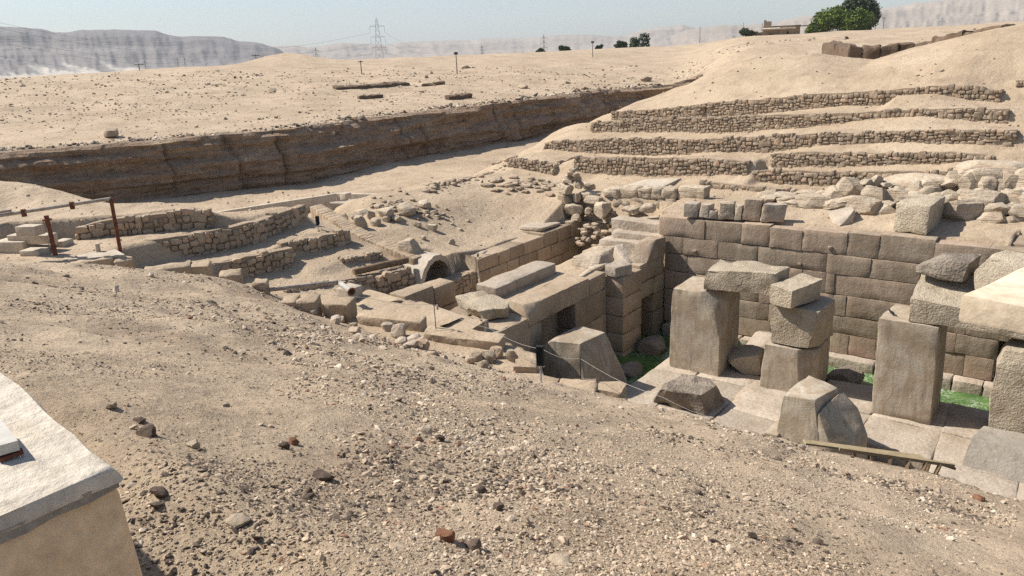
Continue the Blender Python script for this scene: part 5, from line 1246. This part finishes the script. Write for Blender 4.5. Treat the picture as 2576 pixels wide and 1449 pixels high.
# rocks heaped on the rim of the sand bowl and stone line up to the terraces
hp = empty('rock_heap', tuple(G(*k5(600, 260), 5.6)), 'heap of broken pale rocks at the top of the sloping coping', 'rock pile')
rg = random.Random(12)
for (x, y, w, h) in ((300, 280, 90, 70), (420, 250, 130, 80), (420, 340, 120, 110), (620, 265, 150, 70), (770, 220, 150, 90), (500, 290, 70, 70), (560, 230, 70, 40), (690, 300, 80, 50), (900, 190, 110, 60), (850, 300, 60, 40), (540, 340, 90, 60), (800, 500, 160, 120), (860, 540, 110, 60), (620, 320, 60, 40), (250, 300, 60, 50), (960, 280, 70, 50), (890, 410, 50, 30), (1100, 375, 50, 40)):
    z = 5.9 - max(0, y - 250) * .004
    p = G(*k5(x, y + h * .4), z); s = .52174 / 1.56522 * 43 / FPX
    rock('stone', (p.x, p.y, Z(p.x, p.y) + h * s * .35), (w * s * 1.1, w * s * .8, h * s * 1.25), 'limestone', hp, sub=3, amp=.07)
for k in range(120):
    x, y = rg.gauss(800, 150), rg.gauss(270, 60)
    p = G(*k5(x, y), 6.0 - max(0, y - 200) * .006); s = rg.uniform(.10, .3)
    rock('stone', (p.x, p.y, Z(p.x, p.y) + s * .2), (s * 1.4, s, s * .6), 'rubble', hp, sub=2, planes=5)
sl_ = empty('stone_line', tuple(G(1180, 455, 6.6)), 'line of loose stones edging the sand bowl up to the terraces', 'stones')
rim = [(1050, 482), (1100, 468), (1150, 455), (1200, 440), (1255, 425), (1300, 418)]
for k in range(110):
    t = rg.random() * (len(rim) - 1); i = int(t); f = t - i
    x, y = lerp(rim[i][0], rim[i + 1][0], f) + rg.gauss(0, 5), lerp(rim[i][1], rim[i + 1][1], f) + rg.gauss(0, 3)
    p = G(x, y, 6.35); s = rg.uniform(.14, .42)
    rock('stone', (p.x, p.y, Z(p.x, p.y) + s * .2), (s * 1.5, s, s * .6), 'rubble', sl_, sub=2, planes=5)
s2_ = empty('stone_line', tuple(G(1330, 455, 6.3)), 'row of flat stones across the sand below the lowest terrace stub', 'stones')
for k in range(46):
    x, y = rg.uniform(1215, 1420), rg.gauss(455, 6)
    p = G(x, y, 6.35); s = rg.uniform(.2, .5)
    rock('stone', (p.x, p.y, Z(p.x, p.y) + s * .2), (s * 1.6, s, s * .6), 'rubble', s2_, sub=2, planes=5)

# ================================================================== FEATURES ON THE PLAIN
gu, gv = us, vs
def zg(u, v):
    i = np.clip(np.searchsorted(gu, u) - 1, 0, nu - 2); j = np.clip(np.searchsorted(gv, v) - 1, 0, nv - 2)
    a = (u - gu[i]) / (gu[i + 1] - gu[i]); b = (v - gv[j]) / (gv[j + 1] - gv[j])
    return (ZZ[j, i] * (1 - a) + ZZ[j, i + 1] * a) * (1 - b) + (ZZ[j + 1, i] * (1 - a) + ZZ[j + 1, i + 1] * a) * b
def land(px, py, t0=60.0):
    d = sight(px, py); t = np.arange(t0, 400, .1)
    z = zg(d.x * t, d.y * t); k = np.argmax(CAM_H + d.z * t <= z)
    if k == 0: k = len(t) // 3
    return Vector((d.x * t[k], d.y * t[k], float(z[k])))
def plain_rock(px, py, z, w, h, mat, label, seed, name='rock'):
    p = land(px, py)
    rock(name, (p.x, p.y, Z(p.x, p.y) + h * .3), (w, w * .7, h), mat, seed=seed, sub=3, planes=16, box=.85, amp=.12, tilt=.2, label=label, cat='rock')
plain_rock(283, 345, 9.6, 1.9, 1.1, 'rubble', 'lone boulder on the sand above the cliff at the left', 71)
plain_rock(686, 232, 11.5, 1.7, .7, 'rubble', 'flat dark rock on the slope above the cliff', 72)
plain_rock(1168, 172, 13, 2.2, .9, 'rubble', 'pair of dark rocks near the skyline right of the pylon', 73)
plain_rock(1625, 205, 11, 2.0, 1.1, 'rubble', 'upright rock near the far end of the cliff', 74)
plain_rock(1315, 222, 11, 1.9, .9, 'rubble', 'broken rock on the sand left of the upright rock', 75)
def ruin(name, pts, hgt, thick, mat, label, seed):
    """low eroded wall following ground points"""
    e = empty(name, tuple(pts[0]), label, 'wall')
    for i, (a, b) in enumerate(zip(pts, pts[1:])):
        d = (b - a); d.z = 0; n_ = Vector((-d.y, d.x, 0)).normalized() * thick
        B = [Vector((p.x, p.y, Z(p.x, p.y) - .6)) for p in (a, b, b + n_, a + n_)]
        h = hgt * random.uniform(.75, 1.2)
        T = [Vector((p.x, p.y, Z(p.x, p.y) + h)) for p in (a, b, b + n_, a + n_)]
        block('segment', B + T, mat, e, r=.12, amp=.16, freq=.8, seg=.5, maxn=9, chip=1.6)
def gp(px, py, z): return land(px, py)
ruin('mudbrick_ruin', [gp(x, y, 11.6) for x, y in ((845, 226), (890, 224), (935, 221), (985, 218), (1032, 215))], .42, 1.6, 'brick', 'long dark mudbrick remnant on the sand above the cliff', 1)
ruin('mudbrick_ruin', [gp(x, y, 11.8) for x, y in ((1060, 218), (1090, 216), (1120, 213))], .45, 1.6, 'brick', 'short dark mudbrick remnant right of the long one', 2)
ruin('mudbrick_ruin', [gp(x, y, 11) for x, y in ((905, 250), (940, 248), (965, 246))], .45, 1.2, 'brick', 'low crumbled mudbrick patch below the long remnant', 3)
ruin('mudbrick_ruin', [gp(x, y, 11) for x, y in ((1130, 252), (1160, 250), (1190, 246))], .5, 1.2, 'brick', 'low crumbled patch above the cliff right of the middle', 4)
mw_ = [onR(x, y, r) for x, y, r in ((2068, 108, 118), (2100, 116, 112), (2135, 126, 106), (2170, 128, 106), (2215, 126, 106), (2260, 122, 106), (2300, 116, 106), (2335, 107, 104), (2375, 96, 100), (2420, 86, 96), (2465, 76, 92), (2520, 70, 90))]
e = empty('enclosure_wall', tuple(mw_[3]), 'long dark mudbrick enclosure wall below the house and trees', 'wall')
for i, (a, b) in enumerate(zip(mw_, mw_[1:])):
    d = (b - a); d.z = 0; n_ = Vector((-d.y, d.x, 0)).normalized() * 1.6
    h = (.3, .5, .8, .8, .75, .7, .65, .5, .4, .25, .2)[i]
    B = [Vector((p.x, p.y, Z(p.x, p.y) - 1.0)) for p in (a, b, b + n_, a + n_)]
    T = [Vector((p.x, p.y, min(p.z + h * .55, Z(p.x, p.y) + 3.2))) for p in (a, b, b + n_, a + n_)]
    T = [Vector((t.x, t.y, max(t.z, q_.z + 1.2) + random.uniform(-.15, .2))) for t, q_ in zip(T, B)]
    block('segment', B + T, 'brick', e, r=.15, amp=.2, freq=.7, seg=.5, maxn=9, chip=1.6)

# house ---------------------------------------------------------------
HR = 270.0
FWD = Vector((-math.sin(YAW), math.cos(YAW), 0))
hb = onR(*kE(712, 445), HR); RT = Vector((hb.y, -hb.x, 0)).normalized(); FW = Vector((hb.x, hb.y, 0)).normalized()
SC = .31056 / 1.56522 * HR / FPX
house = empty('house', tuple(hb), 'low mud-coloured house with pale flat roof and small tower on the mound', 'house')
def hbox(name, x0, x1, y0, y1, d0, d1, mat, parent=None, rise=0.0):
    def pt(x, y, d): return hb + RT * (x - 712) * SC + FW * d + Vector((0, 0, (445 - y) * SC))
    B = [pt(x0, y1, d0), pt(x1, y1, d0), pt(x1, y1, d1), pt(x0, y1, d1)]
    T = [pt(x0, y0, d0), pt(x1, y0, d0), pt(x1, y0 - rise, d1), pt(x0, y0 - rise, d1)]
    return piece(name, B + T, [(3, 2, 1, 0), (4, 5, 6, 7), (0, 1, 5, 4), (1, 2, 6, 5), (2, 3, 7, 6), (3, 0, 4, 7)], M[mat], parent or house, 30)
w1 = hbox('wall', 525, 870, 385, 520, 0, 5, 'ashlar'); w2 = hbox('wall', 705, 925, 352, 520, -.4, 5.5, 'ashlar')
hbox('roof', 512, 880, 372, 386, -1.4, 4, 'paleblock', None, 22); hbox('roof', 860, 930, 344, 353, -.7, 5.6, 'wood')
hbox('roof_edge', 520, 925, 343, 350, 2.5, 5.6, 'wood')
tw = hbox('tower', 530, 612, 288, 372, 2, 4.5, 'ashlar'); hbox('parapet_stub', 530, 556, 274, 289, 2.0, 2.6, 'ashlar', tw)
hbox('window', 785, 806, 408, 437, -.46, -.4, 'black', w2); hbox('door', 596, 642, 425, 447, -.06, 0, 'black', w1)
hbox('lean_to_roof', 355, 470, 398, 405, -1, 3, 'wood', None, 14)
for x in (372, 405, 436): hbox('porch_post', x, x + 6, 403, 500, -.8, -.7, 'pole')
hbox('side_wall', 440, 528, 404, 520, .4, 3, 'ashlar')
hbox('pergola_roof', 925, 1060, 352, 361, 0, 3, 'wood')
for x in (1014, 1032): hbox('pergola_post', x, x + 6, 360, 500, .2, .35, 'pole')
lowb = empty('yard_wall', tuple(hb + RT * 8), 'low grey yard wall running below the trees', 'wall')
hbox('wall', 1040, 1510, 425, 520, 1.0, 1.6, 'mudfill', lowb)

# trees ----------------------------------------------------------------
def tree(base, blobs, nleaf, ls, mat, label, trunk_h, seed, group='trees beside the house', name='tree'):
    e = empty(name, tuple(base), label, 'tree', group)
    rg_ = np.random.default_rng(seed)
    P, tn = [], []
    tot = sum(b[3] * b[4] * b[5] for b in blobs)
    for (x, y, z, rx, ry, rz) in blobs:
        n_ = int(nleaf * rx * ry * rz / tot)
        q = rg_.normal(size=(n_, 3)); q /= np.linalg.norm(q, axis=1)[:, None]
        rad = rg_.uniform(.35, 1.0, n_) ** .45
        lump = 1 + .28 * fbm(q[:, 0] * 2.1 + seed, q[:, 1] * 2.1, q[:, 2] * 2.1, seed, 3)
        q = q * (rad * lump)[:, None] * np.array([rx, ry, rz]) + np.array([x, y, z])
        keep = fbm(q[:, 0] * .9, q[:, 1] * .9, q[:, 2] * .9, seed + 4, 3) > -.38
        q = q[keep]; P.append(q); tn.append(np.clip(.5 + .5 * fbm(q[:, 0] * .5, q[:, 1] * .5, q[:, 2] * .5, seed + 8, 2) + rg_.normal(0, .18, len(q)), 0, 1))
    P, tn = np.concatenate(P), np.concatenate(tn)
    P = np.outer(P[:, 0], np.array(RT)) + np.outer(P[:, 1], np.array(FW)) + np.outer(P[:, 2], [0, 0, 1]) + np.array(base)
    a = rg_.normal(size=P.shape); a /= np.linalg.norm(a, axis=1)[:, None]
    b = np.cross(a, rg_.normal(size=P.shape)); b /= np.linalg.norm(b, axis=1)[:, None]
    s = (ls * rg_.uniform(.6, 1.3, len(P)))[:, None]
    V = np.stack([P - a * s - b * s * .5, P + a * s - b * s * .5, P + a * s * .8 + b * s * .5, P - a * s * .8 + b * s * .5], 1).reshape(-1, 3)
    F = np.arange(len(V)).reshape(-1, 4)
    o0 = np.array(wloc(e))
    me = bigmesh('crown', V - o0, F, M[mat], cols=np.repeat(tn, 4)[:, None].repeat(3, 1))
    link('crown', me, e, o0)
    tube('trunk', [base - Vector((0, 0, .5)), base + Vector((.1, 0, trunk_h * .6)), base + Vector((.2, .1, trunk_h))], [.35, .26, .18], 'wood', e, 7)
    for k in range(4):
        an = k * 1.6 + seed
        t0 = base + Vector((.12, .05, trunk_h * .65)); t3 = t0 + Vector((math.cos(an) * trunk_h * .4, math.sin(an) * trunk_h * .4, trunk_h * .55))
        tube('limb', [t0, t0.lerp(t3, .5) + Vector((0, 0, .2)), t3], [.16, .11, .06], 'wood', e, 5)
def tb(x, y=450, r=HR): return onR(*kE(x, y), r)
k_ = SC
tree(tb(1700), [(0, 0, 270 * k_, 190 * k_, 5, 130 * k_), (-40 * k_, 0, 330 * k_, 130 * k_, 4, 85 * k_), (120 * k_, 0, 190 * k_, 90 * k_, 4, 110 * k_), (-10 * k_, 1, 150 * k_, 150 * k_, 4, 90 * k_)], 9000, .30, 'leaf_dark', 'tallest dark tree rising behind the bright bushes', 5, 3)
tree(tb(1290) - FW * 4, [(0, 0, 150 * k_, 170 * k_, 4, 110 * k_), (-90 * k_, 0, 90 * k_, 110 * k_, 3, 80 * k_), (90 * k_, 0, 190 * k_, 120 * k_, 4, 90 * k_), (-60 * k_, 0, 220 * k_, 70 * k_, 2, 45 * k_)], 8000, .28, 'leaf', 'bright green feathery tree next to the pergola', 3, 5)
tree(tb(1640) - FW * 7, [(0, 0, 150 * k_, 170 * k_, 4, 120 * k_), (60 * k_, 0, 110 * k_, 130 * k_, 3, 100 * k_), (-60 * k_, 0, 90 * k_, 110 * k_, 3, 80 * k_)], 8000, .28, 'leaf', 'bright green bush spreading in front of the tall dark tree', 2.5, 8)
tree(tb(275, 470), [(0, 0, 55 * k_, 70 * k_, 2.2, 48 * k_), (45 * k_, 0, 40 * k_, 50 * k_, 2, 36 * k_)], 2200, .24, 'leaf_dark', 'small dark tree left of the house', 2, 9)
tree(tb(1080, 450) - FW * 2, [(0, 0, 45 * k_, 50 * k_, 2, 40 * k_)], 900, .3, 'leaf', 'small palm-like shrub under the pergola end', 1, 10)
def far_tree(px, py, r, w, h, lab, seed, dark=True):
    b = onR(px, py, r); s = r / FPX
    rg_ = random.Random(seed); H_, W2_ = h * s, w * s
    bl = [(rg_.uniform(-.38, .38) * W2_, rg_.uniform(-.2, .2) * W2_, rg_.uniform(.12, .72) * H_, W2_ * rg_.uniform(.16, .3), W2_ * .25, H_ * rg_.uniform(.16, .3)) for _ in range(9)]
    tree(b, bl, 2200, .26 * r / 270, 'leaf_dark', lab, h * s * .3, seed, 'trees along the horizon')
far_tree(1612, 122, 300, 46, 36, 'rounded dark tree standing alone on the horizon', 21)
far_tree(1562, 120, 310, 26, 18, 'low dark bush left of the rounded horizon tree', 22)
far_tree(1506, 124, 300, 20, 12, 'small dark bush beside a lamp pole on the horizon', 23)
far_tree(1420, 131, 320, 24, 16, 'twin dark shrub on the horizon in the middle', 24)
far_tree(1360, 134, 330, 26, 12, 'low shrub under the tall mast on the horizon', 25)
far_tree(1592, 121, 305, 16, 12, 'little bush touching the rounded horizon tree', 26)

# pylons, poles, wires ------------------------------------------------------
def pylon(px, ytop, ybase, r, label, arms=3, wid=1.0, detail=7):
    top = onR(px, ytop, r); base = onR(px + (ybase - ytop) * .065, ybase, r); base.z = min(base.z, Z(base.x, base.y))
    h = top.z - base.z
    e = empty('pylon', tuple(base), label, 'pylon', 'power pylons on the plain')
    R1 = Vector((base.y, -base.x, 0)).normalized(); F1 = Vector((base.x, base.y, 0)).normalized()
    hw = h * .085 * wid; tk = max(.10, r * .00032)
    def lv(t): return hw * (1 - t) ** .8 + h * .012
    def cn(t, i):
        sx, sy = ((-1, -1), (1, -1), (1, 1), (-1, 1))[i]
        return base + R1 * sx * lv(t) + F1 * sy * lv(t) + Vector((0, 0, h * t))
    for i in range(4): bar('leg', cn(0, i), cn(.96, i), tk, tk, 'steel', e)
    for k in range(detail):
        t0, t1_ = k / detail * .95, (k + 1) / detail * .95
        for i in range(2): bar('brace', cn(t0, i * 2), cn(t1_, i * 2 + 1), tk * .7, tk * .7, 'steel', e)
        bar('brace', cn(t0, 1), cn(t1_, 0), tk * .7, tk * .7, 'steel', e)
    bar('peak', base + Vector((0, 0, h * .94)), base + Vector((0, 0, h)), tk * 1.2, tk * 1.2, 'steel', e)
    ends = []
    for k in range(arms):
        t = (.82, .60, .38)[k]; c = base + Vector((0, 0, h * t)); w = h * .155
        bar('cross_arm', c - R1 * w, c + R1 * w, tk * 1.1, tk * 1.1, 'steel', e)
        bar('arm_stay', c - R1 * w, c + Vector((0, 0, h * .035)), tk * .6, tk * .6, 'steel', e); bar('arm_stay', c + R1 * w, c + Vector((0, 0, h * .035)), tk * .6, tk * .6, 'steel', e)
        for sx in (-1, 1):
            bar('insulator', c + R1 * w * sx, c + R1 * w * sx - Vector((0, 0, h * .13)), tk * .8, tk * .8, 'steel', e)
            ends.append(c + R1 * w * sx - Vector((0, 0, h * .13)))
    return ends
ends = pylon(949, 44, 156, 560, 'tall lattice power pylon in the middle of the horizon')
pylon(795, 119, 158, 1100, 'small distant lattice pylon left of the tall one', detail=5)
pylon(1211, 113, 142, 1200, 'small distant lattice pylon right of the tall one', detail=5)
pylon(1366, 86, 132, 1000, 'slender distant mast pylon above the horizon shrubs', wid=.4, detail=5)
pylon(448, 143, 176, 900, 'left of two faint portal pylons on the plain', arms=1, wid=.5, detail=4)
pylon(466, 143, 176, 900, 'right of two faint portal pylons on the plain', arms=1, wid=.5, detail=4)
pylon(366, 150, 180, 950, 'faint pylon beside the leftmost pole', arms=1, wid=.5, detail=4)
pylon(2363, 45, 92, 900, 'faint pylon against the pale right hills', arms=1, wid=.8, detail=5)
def cable(a, b, sag, rad, label):
    pts = [lerp(a, b, t) - Vector((0, 0, sag * 4 * t * (1 - t))) for t in np.linspace(0, 1, 14)]
    tube('power_line', pts, rad, 'pole', None, 4, label=label, cat='power line', group='power lines across the plain')
names = ['lower', 'middle', 'upper']
for k in range(3):
    cable(ends[k * 2], onR(560 + 40 * k, 118 + 9 * k, 1150), 6, .06, 'power line sagging left from the %s arm of the tall pylon' % names[2 - k])
    cable(ends[k * 2 + 1], onR(1080 + 30 * k, 116 + 9 * k, 1200), 6, .06, 'power line sagging right from the %s arm of the tall pylon' % names[2 - k])
for k, (y0, y1) in enumerate(((50, 96), (64, 108), (88, 128), (100, 140), (136, 162))):
    cable(onR(-60, y0 - 6, 420), onR(500, y1 + 8, 1000), 8, .05, '%s power line crossing in front of the left escarpment' % ('first', 'second', 'third', 'fourth', 'fifth')[k])
def pole(px, y0, y1, r, label, arm=0, lamp=False, rad=.08):
    base = onR(px, y1, r); base.z = min(base.z, Z(base.x, base.y)); top = onR(px, y0, r); top.x, top.y = base.x, base.y
    e = empty('utility_pole', tuple(base), label, 'pole', 'poles along the desert horizon')
    tube('shaft', [base - Vector((0, 0, .5)), top], [rad * 1.15, rad * .85], 'pole', e, 6)
    R1 = Vector((base.y, -base.x, 0)).normalized()
    if arm: bar('cross_arm', top - R1 * arm - Vector((0, 0, .2)), top + R1 * arm - Vector((0, 0, .2)), .14, .14, 'pole', e)
    if lamp: bar('lamp_head', top - R1 * .35, top + R1 * .35, .35, .45, 'pole', e)
pole(646, 137, 160, 190, 'leaning pole with a small box on the skyline mound', .9, False)
pole(353, 160, 186, 180, 'pole with a crossarm on the skyline at the left', .9)
pole(908, 152, 166, 150, 'short pole just left of the tall pylon', .45)
pole(1148, 134, 152, 150, 'lamp pole right of the tall pylon', 0, True)
pole(1491, 106, 128, 200, 'slim lamp pole left of the horizon trees', 0, True)
pole(2200, 38, 90, 262, 'tall dark pole right of the big trees', .5)
pole(2220, 44, 90, 262, 'second thinner pole right of the big trees', .4, False, .09)
pole(1916, 58, 95, 262, 'thin mast rising behind the left end of the house', 0, False, .07)
pole(1869, 55, 95, 275, 'thin mast above the small dark tree', 0, False, .07)
pole(1760, 66, 118, 330, 'bare mast on the plain left of the house', 0, False, .09)

# birds ----------------------------------------------------------------------
def bird(p, rz, mat, label):
    R = Matrix.Rotation(rz, 3, 'Z'); e = empty('bird', tuple(p), label, 'bird')
    V, F = ico(2); q = V * np.array([.13, .06, .06]); q[:, 2] += .09 + q[:, 0] * .25
    head = V * .042 + np.array([.13, 0, .155]); tail = V * np.array([.09, .03, .012]) + np.array([-.17, 0, .05])
    beak = V * np.array([.025, .008, .008]) + np.array([.185, 0, .15])
    for n_, w in (('body', q), ('head', head), ('tail', tail), ('beak', beak)):
        piece(n_, [R @ Vector(x) + Vector(p) for x in w], F, M[mat], e, 60)
    for s in (-.02, .02): tube('leg', [Vector(p) + R @ Vector((0, s, 0)), Vector(p) + R @ Vector((0, s, .07))], .006, 'rust', e, 4)
q = onU(*k5(1318, 585), -26.6); bird(Vector((-26.5, 31.0, 4.22)), 2.2, 'black', 'left of two small birds on the room wall top')
bird(Vector((-26.6, 31.7, 4.22)), 1.2, 'steel', 'right of two small birds on the room wall top')
bird(Vector((-5.75, 32.1, 4.14)), 2.6, 'black', 'small dark bird on the streaked granite pillar')

# ================================================================== FOREGROUND STONES AND GRAVEL
def hit(px, py):
    d = sight(px, py); t = 3.0
    while t < 80 and CAM_H + d.z * t > Z(d.x * t, d.y * t): t += .12
    return Vector((d.x * t, d.y * t, Z(d.x * t, d.y * t))), t
for i, (x, y, w, h, mat, lab) in enumerate((
    (1122, 1358, 54, 36, 'redbrick', 'broken red brick lump near the bottom of the gravel slope'), (1190, 1382, 44, 34, 'darkrock', 'pointed dark stone right of the red brick lump'), (1254, 1287, 30, 24, 'darkrock', 'dark square stone above the pointed one'),
    (1210, 1240, 34, 22, 'darkrock', 'dark flat stone on the middle of the gravel slope'), (1072, 1093, 28, 28, 'paleblock', 'pale upright pebble stone in the sandy patch'), (1108, 1112, 26, 20, 'darkrock', 'dark stone beside the pale upright one'),
    (815, 1208, 56, 30, 'darkrock', 'long dark stone left of the gravel slope centre'), (778, 1246, 26, 24, 'darkrock', 'black stone below the long dark one'), (600, 1330, 70, 24, 'rubble', 'flat tan slab lying on the gravel near the left parapet'),
    (408, 1258, 46, 26, 'darkrock', 'dark wedge stone right of the left parapet corner'), (375, 1097, 54, 34, 'darkrock', 'dark knobbly stone above the left parapet'), (488, 1128, 40, 26, 'rubble', 'brown rough stone on the sand ridge at the left'),
    (352, 1066, 36, 16, 'darkrock', 'thin dark stone above the knobbly dark one'), (282, 1034, 34, 18, 'rubble', 'tan stone near the top of the parapet'), (716, 1132, 28, 22, 'darkrock', 'small dark stone in the left sandy patch'), (740, 1122, 26, 24, 'redbrick', 'small reddish stone next to the dark one'),
    (1344, 1154, 16, 16, 'darkrock', 'small dark cube stone right of the slope centre'), (2462, 1258, 30, 16, 'redbrick', 'reddish flat stone at the right of the gravel slope'), (1410, 1420, 70, 22, 'rubble', 'low tan hump of stone at the bottom'),
    (1890, 1355, 30, 18, 'darkrock', 'dark pebble on the lower right slope'), (566, 1025, 26, 12, 'paleblock', 'thin pale flake on the upper gravel slope'), (1325, 1322, 24, 18, 'rubble', 'round brown stone right of the dark square one'))):
    p, t = hit(x, y); s = t * 1.0 / FPX
    rock('rock', (p.x, p.y, p.z + h * s * .22), (w * s, w * s * .8, h * s), mat, seed=2000 + i * 5, sub=3, amp=.14, planes=10, tilt=.3, smooth=24, label=lab, cat='rock', group='larger stones on the gravel slope')

def scatter(name, n, r0, r1, pxmed, pxsig, pxmax, keep, label, seed, flat=.62, az=(-37, 37), dark=.15, near=0.0):
    rg_ = np.random.default_rng(seed)
    a = np.radians(rg_.uniform(*az, n)); r = np.exp(rg_.uniform(math.log(r0), math.log(r1), n))
    x, y = np.sin(a) * r, np.cos(a) * r
    u, v = x * math.cos(YAW) - y * math.sin(YAW), x * math.sin(YAW) + y * math.cos(YAW)
    k = keep(u, v, r, rg_); u, v, r = u[k], v[k], r[k]
    n = len(u); z = zg(u, v)
    dist = np.hypot(r, CAM_H - z)
    pm = pxmed * (1 + near * sm(-r, -10, -5)) * (.75 + .5 * sm(fbm(u * .35, v * .35, None, 77, 3), -.3, .5))
    s = dist / 762.0 * np.minimum(pm * np.exp(rg_.normal(0, pxsig, n)), pxmax)
    V0, F0 = ico(1) if False else (None, None)
    bm = bmesh.new(); bmesh.ops.create_icosphere(bm, subdivisions=1, radius=1.0)
    V0 = np.array([w.co[:] for w in bm.verts]); F0 = np.array([[w.index for w in f.verts] for f in bm.faces]); bm.free()
    lib = [V0 * (1 + np.random.default_rng(seed + 50 + q).normal(0, .22, V0.shape)) for q in range(24)]
    lib = np.array(lib)
    W = lib[rg_.integers(0, 24, n)]
    sc = np.stack([s * rg_.uniform(.7, 1.5, n), s * rg_.uniform(.6, 1.1, n), s * flat * rg_.uniform(.5, 1.2, n)], -1) * .5
    W = W * sc[:, None, :]
    th = rg_.uniform(0, 2 * math.pi, n); c, s_ = np.cos(th)[:, None], np.sin(th)[:, None]
    X, Y = W[:, :, 0] * c - W[:, :, 1] * s_, W[:, :, 0] * s_ + W[:, :, 1] * c
    tx, ty = rg_.normal(0, .28, (n, 1)), rg_.normal(0, .28, (n, 1))
    Zq = W[:, :, 2] + X * tx + Y * ty
    V = np.stack([X + u[:, None], Y + v[:, None], Zq + (z + sc[:, 2] * .35)[:, None]], -1).reshape(-1, 3)
    F = (F0[None] + (np.arange(n) * len(V0))[:, None, None]).reshape(-1, 3)
    pick = rg_.random(n)
    pick = np.where(pick < dark * 2.2, pick / (.35 + 1.9 * sm(fbm(u * .4, v * .4, None, 81, 3), -.1, .6)), pick)
    pal = np.where((pick < dark)[:, None], np.array([.115, .09, .07]), np.where((pick < dark + .05)[:, None], np.array([.29, .17, .11]), np.where((pick < .5)[:, None], np.array([.33, .25, .175]), np.where((pick < .92)[:, None], np.array([.43, .335, .24]), np.array([.52, .43, .325])))))
    pal = pal * rg_.uniform(.8, 1.2, (n, 1))
    o = link(name, bigmesh(name, V, F, M['gravel'], cols=np.repeat(pal, len(V0), 0)))
    return tag(o, label, 'gravel', kind='stuff')
def keep_fg(u, v, r, rg_):
    e_ = np.interp(u, FE_U, FE_V)
    den = .16 + .95 * sm(fbm(u * .28, v * .28, None, 71, 4), -.2, .4) + .5 * sm(-v + 9, 0, 4) * sm(u, -8, -2)
    return (v < e_ + .1) & (rg_.random(len(u)) < den) & ~((u < -2.2) & (v < 1.1)) & ~((u > 0) & (v > 3.8) & (v < 6.3))
scatter('gravel', 150000, 3.0, 34.0, 1.2, .55, 9.5, keep_fg, 'loose gravel and stone chips covering the near slope', 91, dark=.2, near=.95)
def keep_dark(u, v, r, rg_):
    e_ = np.interp(u, FE_U, FE_V)
    den = .06 + .9 * sm(fbm(u * .45, v * .45, None, 85, 4), .15, .7) + .5 * np.exp(-((u + 5.5) / 1.6) ** 2 - ((v - 3.2) / 1.3) ** 2)
    return (v < e_) & (rg_.random(len(u)) < den) & ~((u < -2.0) & (v < 1.3))
scatter('dark_stones', 9000, 3.5, 26.0, 2.0, .5, 8.0, keep_dark, 'small dark stones lying in drifts on the gravel slope', 95, flat=.8, dark=.62)
def free(u, v, z):
    b = (u > -26.3) & (v > 23.5) & (v < 38.6)
    return ~b & ~((u > -19.5) & (v > 17.5) & (v < 40))
def keep_mid(u, v, r, rg_):
    e_ = np.interp(u, FE_U, FE_V)
    d = np.interp(v, CL_V, CL_U) - u
    den = .18 + .75 * sm(fbm(u * .16, v * .16, None, 73, 4), -.1, .55) + .8 * sm(d, 0, 4) * (.25 + sm(fbm(u * .05, v * .05, None, 74, 3), -.1, .5))
    den = np.where((d < 0) & (v > 44), den * .4, den)
    return (v > e_) & free(u, v, 0) & (rg_.random(len(u)) < den) & (np.abs(d + .8) > 2.2)
scatter('scattered_stones', 26000, 18.0, 170.0, 1.25, .42, 4.5, keep_mid, 'stones strewn over the sand beyond the pit and above the cliff', 92, dark=.32)
def keep_lip(u, v, r, rg_):
    d = np.interp(v, CL_V, CL_U) - u
    return (d > -.2) & (d < 2.5) & (v > 15) & (v < 126)
scatter('cliff_edge_clods', 60000, 40.0, 130.0, 2.2, .45, 6, keep_lip, 'broken clods along the lip of the earth cliff', 93, dark=.4)

# ================================================================== AIR
hz = piece('haze', boxc(-9500, 9500, -9500, 9500, -4.0, 620.0), [(3, 2, 1, 0), (4, 5, 6, 7), (0, 1, 5, 4), (1, 2, 6, 5), (2, 3, 7, 6), (3, 0, 4, 7)], bpy.data.materials.new('haze'), None, None)
hm = hz.data.materials[0]; hm.use_nodes = True
nt = hm.node_tree
for n_ in list(nt.nodes):
    if n_.type == 'BSDF_PRINCIPLED': nt.nodes.remove(n_)
out = next(n_ for n_ in nt.nodes if n_.type == 'OUTPUT_MATERIAL')
pv = nt.nodes.new('ShaderNodeVolumePrincipled')
pv.inputs['Color'].default_value = (.86, .93, 1.0, 1)
pv.inputs['Density'].default_value = 0.9e-4
pv.inputs['Anisotropy'].default_value = .0
nt.links.new(pv.outputs[0], out.inputs['Volume'])
tag(hz, 'thin pale blue desert haze over the whole plain', 'haze', kind='stuff')
